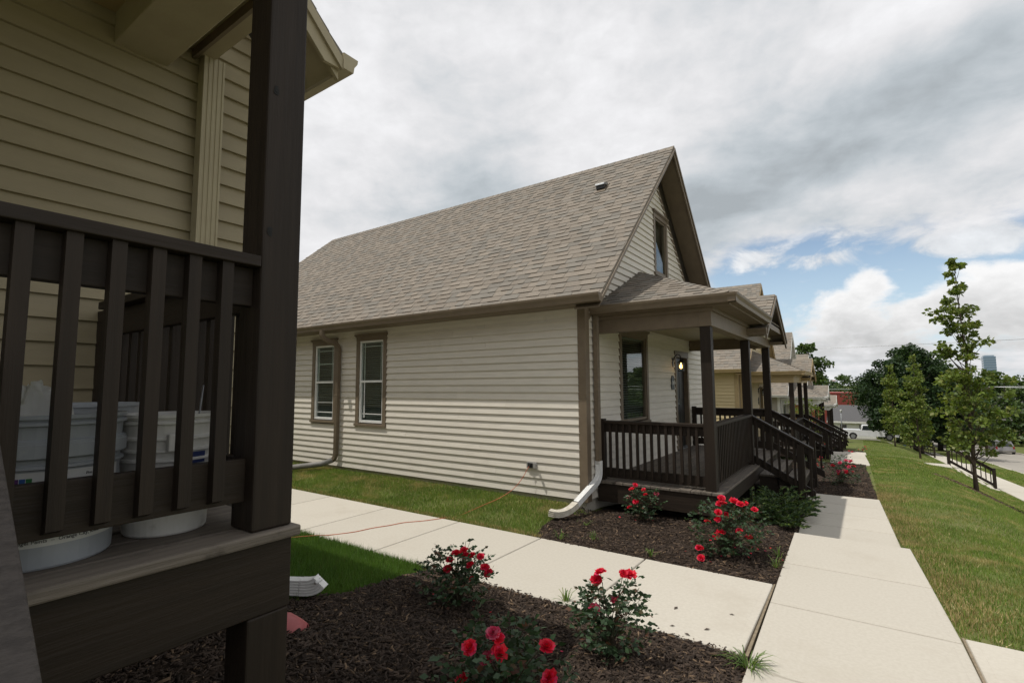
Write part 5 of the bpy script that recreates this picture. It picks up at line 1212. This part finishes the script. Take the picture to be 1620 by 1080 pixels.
tree(gz(4.4, 68), 11.2, .40, [(.19, 2.2), (.26, 4.0), (.42, 4.6), (.6, 4.3), (.8, 3.0), (.93, 1.6), (1, .5)], 260, 52000, .25, M_mapledark, 'big dark round maple dominating the end of the lawn', 'maple_tree', 'tree', None, h0=.21, bark=M_barkdark, clump=.95, seed=5, limbs=50, flat=.75, core=.45)
tree(gz(7.4, 82), 9.5, .25, [(.08, 2.2), (.2, 3.4), (.5, 3.6), (.8, 2.2), (1, .4)], 120, 16000, .28, M_mapledark, 'dark leafy tree at the kerb just right of the big maple', 'tree', 'tree', None, h0=.08, bark=M_barkdark, clump=.85, seed=15, core=.4)
tree(gz(-4.7, 60), 10.0, .25, [(.3, .8), (.55, 1.4), (.75, 1.5), (.9, 1.0), (1, .3)], 70, 5000, .30, M_treeA, 'tree rising behind the roofs of the far houses', 'tree', 'tree', None, h0=.35, clump=.6, seed=12, core=.2)
# young leafy tree in front of the third house
tree(gz(-2.55, 29.3), 2.9, .035, [(.12, .5), (.4, 1.05), (.7, .9), (1, .35)], 60, 1900, .085, M_maple, 'young leafy shrub with thin stems in front of the third house', 'shrub', 'shrub', None, h0=.15, clump=.28, seed=14, limbs=40, core=.1)
# trees beyond the side street and across the road
FT = 'trees beyond the side street'
spec = [(6.5, 96, 14.5, 5.0), (-9.0, 142, 13, 5.0), (4.2, 106, 11.5, 4.2), (7.5, 108, 13, 5.0), (-16, 95, 12, 5), (13.5, 132, 14.0, 6), (20, 120, 12.5, 6), (27, 118, 12, 6), (32, 132, 15, 6.5), (23, 150, 14, 7), (15, 165, 15, 7), (38, 120, 14.5, 6), (36, 150, 16, 7), (6, 150, 14, 7), (-4, 160, 14, 7), (-30, 110, 12, 6), (44, 140, 14, 7), (52, 150, 15, 8), (30, 90, 7.5, 4)]
TL = ['tall green tree left behind the big maple crown', 'spreading tree above the red metal building', 'pale green tree just right of the white cottage', 'green tree hidden behind the big maple', 'tree behind the far house roofs', 'tree behind the young street maple', 'tree above the grey roofed house', 'round tree beyond the grey roofed house', 'tall tree at the far right skyline', 'hazy green tree in the right tree line', 'distant tree beyond the street end', 'tall crown at the right picture edge', 'distant tall tree at the right', 'distant tree over the street end', 'distant tree beyond the red building', 'tree far behind the houses on the left', 'tree far right behind the wires', 'farthest tree on the right', 'low tree beside the grey roofed house']
for k, ((x, y, h, r), lb_) in enumerate(zip(spec, TL)):
    tree(gz(x, y), h, .22, [(.08, r*.6), (.2, r*.9), (.5, r), (.75, r*.75), (.92, r*.4), (1, r*.1)], 90, 5200, .62, [M_treeA, M_treeB, M_treeA][k % 3], lb_, 'tree', 'tree', FT, h0=.10, bark=M_barkdark, clump=r*.28, seed=30+k, limbs=14, flat=.7, core=.5)
tree(gz(21.5, 84), 5.2, .15, [(.0, 2.6), (.3, 3.4), (.6, 3.0), (.9, 1.4), (1, .4)], 110, 7500, .34, M_willow, 'yellow green willow like bush behind the silver van', 'shrub', 'shrub', None, h0=.03, clump=.85, seed=60, limbs=20, flat=1.2, core=.5)
tree(gz(22.0, 74), 3.6, .15, [(.0, 2.4), (.3, 2.8), (.7, 2.0), (1, .4)], 90, 6000, .32, M_willow, 'rounded bright green bush at the right edge across the street', 'shrub', 'shrub', None, h0=.03, clump=.8, seed=61, limbs=20, flat=1.1, core=.5)
for k, (x, y, h, r, lb_) in enumerate(((-34, 24, 10, 4.6, 'tree in the back yards left of the beige house'), (-41, 8, 11, 5.0, 'tree in the back yards behind the near house'), (-44, 40, 12, 5.2, 'tree standing behind the yard of the second house'), (-52, 18, 12, 5.5, 'farther tree in the back yards'), (-60, 55, 13, 6, 'tree far behind the row of houses'), (-38, -8, 10, 4.6, 'tree in the back yard of the near house'))):
    tree(gz(x, y), h, .22, [(.10, r*.6), (.2, r*.9), (.5, r), (.75, r*.75), (.92, r*.4), (1, r*.1)], 80, 4200, .5, [M_treeA, M_mapledark, M_treeB][k % 3], lb_, 'tree', 'tree', 'trees in the back yards', h0=.16, bark=M_barkdark, clump=r*.28, seed=80+k, limbs=14, flat=.7, core=.5)
# wooded ridge far off: reads as one mass
n = 44000; ang_ = rng.uniform(radians(-115), radians(75), n); dist = rng.uniform(210, 460, n); x = np.sin(ang_)*dist; y = np.cos(ang_)*dist
ridge = 9.5+3.5*np.sin(ang_*23)+2.2*np.sin(ang_*57+1)+1.3*np.sin(ang_*131); z = H(x, y)+np.sqrt(rng.uniform(0, 1, n))*ridge*(.9+.0012*(dist-210))
me = leaf_mesh('distant_wood', np.stack([x, y, z], 1), rng.normal(0, 1, (n, 3)), rng.uniform(1.6, 3.6, n), leafmat('distant_leaf', (.06, .095, .035), (.04, .068, .03), ((.085, .115, .045), (.7, .97)), .25, .15, .02), .8)
o = link('distant_wood', me); o['kind'] = 'stuff'; o['label'] = 'distant green wooded ridge along the horizon'; o['category'] = 'wood'

# ------------------------------------------------------------------ railings on the street steps
def street_railing(y, x0, x1, z0, z1, label):
    T = Thing('stair_railing', label, 'railing', (x0, y, z0-.1), 'railings on the steps down to the street')
    for x, z in ((x0, z0), (x1, z1)): T.part('post', MB().box(x-.06, x+.06, y-.06, y+.06, z-.25, z+.93), M_woodZ, bev=.006)
    railing(T, (x0+.06, y), (x1-.06, y), z0+.90, z1+.94, (0, -1), spacing=.165)
street_railing(32.42, 3.2, 4.78, -3.92, -4.90, 'dark wooden railing down the concrete steps behind the nearest young tree')
street_railing(60.2, 3.3, 5.0, -5.95, -6.75, 'dark wooden railing farther away beside the big maple')

# ------------------------------------------------------------------ vehicles
M_white_car = mat('white_car_paint', (.66, .67, .68), (.62, .63, .64), .25, 3, spec=.5); M_silver = mat('silver_car_paint', (.34, .33, .33), (.30, .29, .29), .28, 3, metallic=.5); M_maroon = mat('dark_car_paint', (.07, .035, .045), (.05, .03, .035), .25, 3)
M_tail = mat('red_lens', (.35, .01, .01), rough=.2); M_lens = mat('clear_lens', (.6, .6, .58), rough=.15); M_cglass = mat('dark_car_glass', (.02, .025, .028), (.015, .018, .02), .06, 3, spec=.8)
def car(label, pos, heading, L, W, Hh, body_prof, glass_prof, paint, wheels, wr, group=None, cat='car'):
    """side profile (x forward, z up) extruded over the width; the glasshouse is narrower"""
    T = Thing('parked_car' if cat != 'pickup' else 'pickup_truck', label, cat, (0, 0, 0), group)
    def slab_(prof, w0, w1, zsp):
        mb = MB(); n = len(prof); zs = [p[1] for p in prof]; zl, zh = min(zs), max(zs)
        wz = lambda z: w0+(w1-w0)*((z-zl)/(zh-zl+1e-6))
        v = [(x, -wz(z)/2, z) for x, z in prof]+[(x, wz(z)/2, z) for x, z in prof]
        mb.add(v, [tuple(range(n)), tuple(range(2*n-1, n-1, -1))]+[(i, n+i, n+(i+1) % n, (i+1) % n) for i in range(n)]); return mb
    b = T.part('body', slab_(body_prof, W, W*.96, 0), paint, bev=.04)
    g0 = T.part('cabin', slab_(glass_prof, W*.94, W*.76, 0), paint, b, bev=.03)
    cx_ = sum(p[0] for p in glass_prof)/len(glass_prof); zc = min(p[1] for p in glass_prof); sh = [(cx_+(x-cx_)*.90, zc+.03+(z-zc)*.84) for x, z in glass_prof]
    T.part('side_window', slab_(sh, W*.955, W*.80, 0), M_cglass, b)
    sh2 = [(cx_+(x-cx_)*1.012, zc+.04+(z-zc)*.82) for x, z in glass_prof]; T.part('windscreen', slab_(sh2, W*.82, W*.68, 0), M_cglass, b)
    xf = max(p[0] for p in body_prof); xr_ = min(p[0] for p in body_prof); zb_ = min(p[1] for p in body_prof)
    for s in (-1, 1):
        T.part('headlight', MB().box(xf-.12, xf+.015, s*W*.33-.16, s*W*.33+.16, zb_+.38, zb_+.52), M_lens, b, bev=.02)
        T.part('tail_light', MB().box(xr_-.015, xr_+.08, s*W*.42-.09, s*W*.42+.07, zb_+.42, zb_+.72), M_tail, b, bev=.02)
        T.part('mirror', MB().box(cx_+.75, cx_+.93, s*W*.50, s*W*.50+s*.17, zc+.02, zc+.17), paint, b, bev=.02)
    T.part('bumper', MB().box(xf-.05, xf+.07, -W*.48, W*.48, zb_+.02, zb_+.22), M_pipegrey, b, bev=.03); T.part('bumper', MB().box(xr_-.07, xr_+.05, -W*.48, W*.48, zb_+.02, zb_+.22), M_pipegrey, b, bev=.03)
    for wx in wheels:
        for s in (-1, 1):
            wm = MB(); rm = MB(); c = Vector((wx, s*(W/2-.10), wr)); n = 20
            for (mb_, r_, w_) in ((wm, wr, .11), (rm, wr*.62, .118)):
                v = [(c.x+r_*cos(2*pi*i/n), c.y+q*w_, c.z+r_*sin(2*pi*i/n)) for q in (-1, 1) for i in range(n)]
                mb_.add(v, [tuple(range(n)), tuple(range(2*n-1, n-1, -1))]+[(i, n+i, n+(i+1) % n, (i+1) % n) for i in range(n)])
            wl = T.part('wheel', wm, M_rubber); T.part('rim', rm, M_galv, wl)
            ar = MB(); v = [(c.x+wr*1.14*cos(pi*i/10), s*(W/2+.006), c.z+wr*1.14*sin(pi*i/10)) for i in range(11)]
            T.part('wheel_arch', ar.prism(v, (0, -s*.15, 0)), M_rubber, b)
    T.o.location = pos; T.o.rotation_euler = (heading[0], heading[1], heading[2]); return T
PB = [(-2.75, .42), (2.70, .42), (2.78, .62), (2.74, .98), (2.5, 1.06), (.95, 1.12), (.95, 1.10), (-2.72, 1.14), (-2.78, .6)]
PG = [(-.95, 1.09), (1.25, 1.09), (.55, 1.70), (-.75, 1.72)]
car('white pickup truck parked on the side street at the end of the lawn', (.35, 75.4, Hs(.35, 75.4)+.06), (0, 0, radians(3)), 5.6, 1.95, 1.75, PB, PG, M_white_car, (-1.75, 1.80), .38, None, 'pickup')
VB = [(-2.4, .35), (2.35, .35), (2.42, .6), (2.3, .86), (1.35, 1.03), (-2.38, 1.06), (-2.44, .6)]; VG_ = [(-2.34, 1.02), (1.45, 1.02), (.62, 1.66), (-.2, 1.74), (-2.05, 1.72)]
car('silver van parked at the far kerb beyond the young tree', (14.2, 90.0, float(low(90))-.24), (-.067, 0, radians(90)), 4.8, 1.85, 1.75, VB, VG_, M_silver, (-1.45, 1.45), .34, None, 'van')
CB = [(-2.2, .30), (2.15, .30), (2.22, .5), (2.1, .72), (1.1, .88), (-1.5, .92), (-2.2, .86)]; CG = [(-1.65, .88), (1.15, .88), (.35, 1.36), (-.95, 1.38)]
car('dark red car parked at the kerb far down the street', (10.4, 104, float(low(104))-.24), (-.067, 0, radians(90)), 4.4, 1.75, 1.4, CB, CG, M_maroon, (-1.3, 1.35), .32, None, 'car')

# ------------------------------------------------------------------ buildings beyond
def simple_house(label, x0, x1, y0, y1, zb, ze, zr, wallm, roofm, trim, ridge='x', wins=(), cat='house'):
    T = Thing('house', label, cat, ((x0+x1)/2, (y0+y1)/2, zb))
    b = MB(); ym, xm = (y0+y1)/2, (x0+x1)/2
    if ridge == 'x': b.prism([(x0, y0, zb), (x0, y1, zb), (x0, y1, ze), (x0, ym, zr-.1), (x0, y0, ze)], (x1-x0, 0, 0))
    else: b.prism([(x0, y0, zb), (x1, y0, zb), (x1, y0, ze), (xm, y0, zr-.1), (x0, y0, ze)], (0, y1-y0, 0))
    w_ = T.part('wall', b, wallm)
    r = MB(); o = .45; k = .5
    if ridge == 'x':
        for s, ye in ((-1, y0-o), (1, y1+o)):
            dz_ = (zr-ze)*o/((y1-y0)/2); q = [(x0-k, ye, ze-dz_), (x1+k, ye, ze-dz_), (x1+k, ym, zr), (x0-k, ym, zr)]; r.prism(q, (0, 0, .14))
            T.part('fascia', MB().box(x0-k, x1+k, ye-.02, ye+.02, ze-dz_-.12, ze-dz_+.13), trim, w_)
    else:
        for s, xe in ((-1, x0-o), (1, x1+o)):
            dz_ = (zr-ze)*o/((x1-x0)/2); q = [(xe, y0-k, ze-dz_), (xe, y1+k, ze-dz_), (xm, y1+k, zr), (xm, y0-k, zr)]; r.prism(q, (0, 0, .14))
            T.part('rake_board', MB().prism([(xe, y0-k-.02, ze-dz_), (xm, y0-k-.02, zr), (xm, y0-k-.02, zr+.15), (xe, y0-k-.02, ze-dz_+.15)], (0, .04, 0)), trim, w_)
    T.part('roof', r, roofm)
    for (a0, a1, q0, q1) in wins:
        M = mapper('x', y0, -1); f = mbox(M, a0, a1, 0, .05, q0, q1); wn = T.part('window', f, trim, w_); T.part('pane', mbox(M, a0+.1, a1-.1, .045, .056, q0+.1, q1-.1), M_cglass, wn); T.part('sash_bar', mbox(M, a0+.1, a1-.1, .05, .062, (q0+q1)/2-.03, (q0+q1)/2+.03), trim, wn)
    return T
simple_house('small white cottage with grey shingle roof behind the pickup truck', -4.2, 1.1, 88, 95, -8.3, -5.3, -3.35, M_whitetrim, M_shgrey, M_whitetrim, 'x', ((-.9, .3, -7.3, -5.8), (-3.2, -2.2, -7.2, -5.8)))
simple_house('house with wide grey roof and gable at the right behind green bushes', 19.5, 34, 126, 138, -9.5, -6.4, -2.7, M_grey, M_shgrey, M_whitetrim, 'x', ((23, 24.2, -8.6, -7),))
simple_house('gable end house beside the wide grey roof at the right edge', 22.6, 30, 118, 125.4, -9.2, -6.6, -3.2, M_ochre, M_shgrey, M_taupe, 'y', ((25.6, 27, -8.6, -6.9),))
T = Thing('metal_building', 'red ribbed metal building above the white cottage', 'building', (-5.5, 124, -9.5)); M_redm = mat('red_metal', (.30, .060, .045), (.26, .05, .04), .5, .5, dirt=(.22, .05, .04), dscale=.3)
w_ = T.part('wall', MB().box(-10.5, -1.1, 119, 130, -10.2, -1.95), M_redm)
rb = MB()
for k in range(31): rb.box(-10.4+.3*k, -10.34+.3*k, 118.96, 119.05, -10.2, -2.0)
T.part('rib', rb, M_redm, w_, stuff=True); T.part('coping', MB().box(-10.6, -1.0, 118.9, 130.1, -1.95, -1.75), M_redm, w_); T.part('door', MB().box(-3.5, -1.8, 118.93, 119.0, -10.2, -7.5), M_whitetrim, w_)
def tower(label, x0, x1, y, dep, zt, zb, m1, m2, n, cat='tower'):
    T = Thing('office_tower', label, cat, ((x0+x1)/2, y, zb), 'city towers on the skyline'); w_ = T.part('wall', MB().box(x0, x1, y, y+dep, zb, zt), m1)
    for k in range(n):
        za = zb+(zt-zb)*(k+.25)/n; T.part('window_band', MB().box(x0-.3, x1+.3, y-.3, y+dep+.3, za, za+(zt-zb)/n*.55), m2, w_)
    T.part('roof_cap', MB().box(x0+2, x1-2, y+2, y+dep-2, zt, zt+2.5), m1, w_)
M_tg = mat('blue_grey_cladding', (.26, .33, .40), (.24, .31, .38), .4, .05); M_tb = mat('blue_tower_glass', (.13, .20, .29), (.16, .23, .31), .15, .03, spec=.6); M_tp = mat('pink_brick', (.42, .32, .29), (.38, .29, .27), .8, .1)  # blue glass towers; the distance haze is put into their blue too
tower('blue grey glass tower on the skyline at the right', 220, 240, 1500, 24, 58, -17, M_tg, M_tb, 14)
tower('distant blue grey slab tower in the gap between houses and maple', -92, -72, 1500, 24, 13.5, -17, M_tg, M_tb, 8)
tower('distant pinkish brick block beside the slab tower', -68, -55, 1500, 20, 6.5, -17, M_tp, M_tg, 6)
# utility pole and wires
T = Thing('utility_pole', 'wooden utility pole with crossarm behind the young street tree', 'utility pole', (12.2, 86, float(low(86))-.3))
p_ = T.part('pole', MB().tube([(12.2, 86, float(low(86))-.3), (12.2, 86, -.2)], [.16, .11], 10), M_bark, smooth=True); T.part('crossarm', MB().box(11.0, 13.4, 85.93, 86.07, -.75, -.58), M_bark, p_)
for k, x in enumerate((11.1, 12.2, 13.3)): T.part('insulator', MB().lathe([(.0, .16), (.04, .14), (.05, .04), (.03, 0)], (x, 86, -.58 if x != 12.2 else -.2), 8), M_galv, p_)
def wire(a, b, sag, label):
    a = Vector(a); b = Vector(b); solo('power_line', MB().tube([a.lerp(b, t)-Vector((0, 0, 4*sag*t*(1-t))) for t in np.linspace(0, 1, 25)], .022, 5), M_galv, label, 'wire', 'overhead wires', base=tuple(a))
wire((-60, 84, 1.2), (11.1, 86, -.5), 1.0, 'overhead wire crossing behind the far houses to the pole'); wire((11.1, 86, -.5), (70, 60, 3.0), .8, 'overhead wire from the pole to the right edge')
wire((13.3, 86, -.5), (72, 61, 3.2), 1.6, 'sagging lower overhead wire from the pole to the right'); wire((-60, 70, 4.4), (70, 64, 5.3), .8, 'highest thin overhead wire above the big maple')
# street lamp standing at the corner behind the orange house
T = Thing('street_lamp', 'pale slim lamp post beside the orange house', 'lamp post', (-2.3, 70, Hs(-2.3, 70))); pl = T.part('pole', MB().tube([(-2.3, 70, Hs(-2.3, 70)-.1), (-2.3, 70, -3.3)], [.07, .05], 8), M_galv, smooth=True); T.part('head', MB().lathe([(0, .34), (.12, .25), (.10, 0), (0, 0)], (-2.3, 70, -3.3), 10), M_lens, pl)
solo('bucket', MB().lathe([(.0, .0), (.11, .0), (.14, .30), (.12, .30), (.10, .03), (0, .03)], gz(3.0, 64.0), 16), mat('blue_plastic', (.03, .12, .50), (.03, .10, .42), .4), 'small bright blue bucket at the foot of the big maple', 'bucket')

# fallen petals under the roses, nail heads are left to the grain
R_ = random.Random(77)
pm = MB().add([(-.5, -.35, 0), (.0, -.5, .12), (.5, -.3, .05), (.55, .35, .15), (0, .5, .08), (-.5, .35, .12)], [(0, 1, 2, 3, 4, 5)]).mesh('fallen_petal', M_petal)
for k in range(26):
    bx, by = R_.choice(((-2.80, 3.23), (-1.44, 3.1), (-1.58, 2.16), (-1.29, 5.84), (-1.29, 5.84), (-2.54, 6.7)))
    x, y = bx+R_.gauss(0, .28), by+R_.gauss(-.02, .24)
    if y > 3.75 and y < 5.4: continue
    o = link('fallen_petal', pm, None, (x, y, float(bed_h(x, y))+.022)); s = R_.uniform(.018, .03); o.scale = (s, s*.8, s); o.rotation_euler = (R_.gauss(0, .3), R_.gauss(0, .3), R_.uniform(0, 6.3))
    o['label'] = 'fallen red rose petal lying on the dark mulch'; o['category'] = 'petal'; o['group'] = 'fallen rose petals'
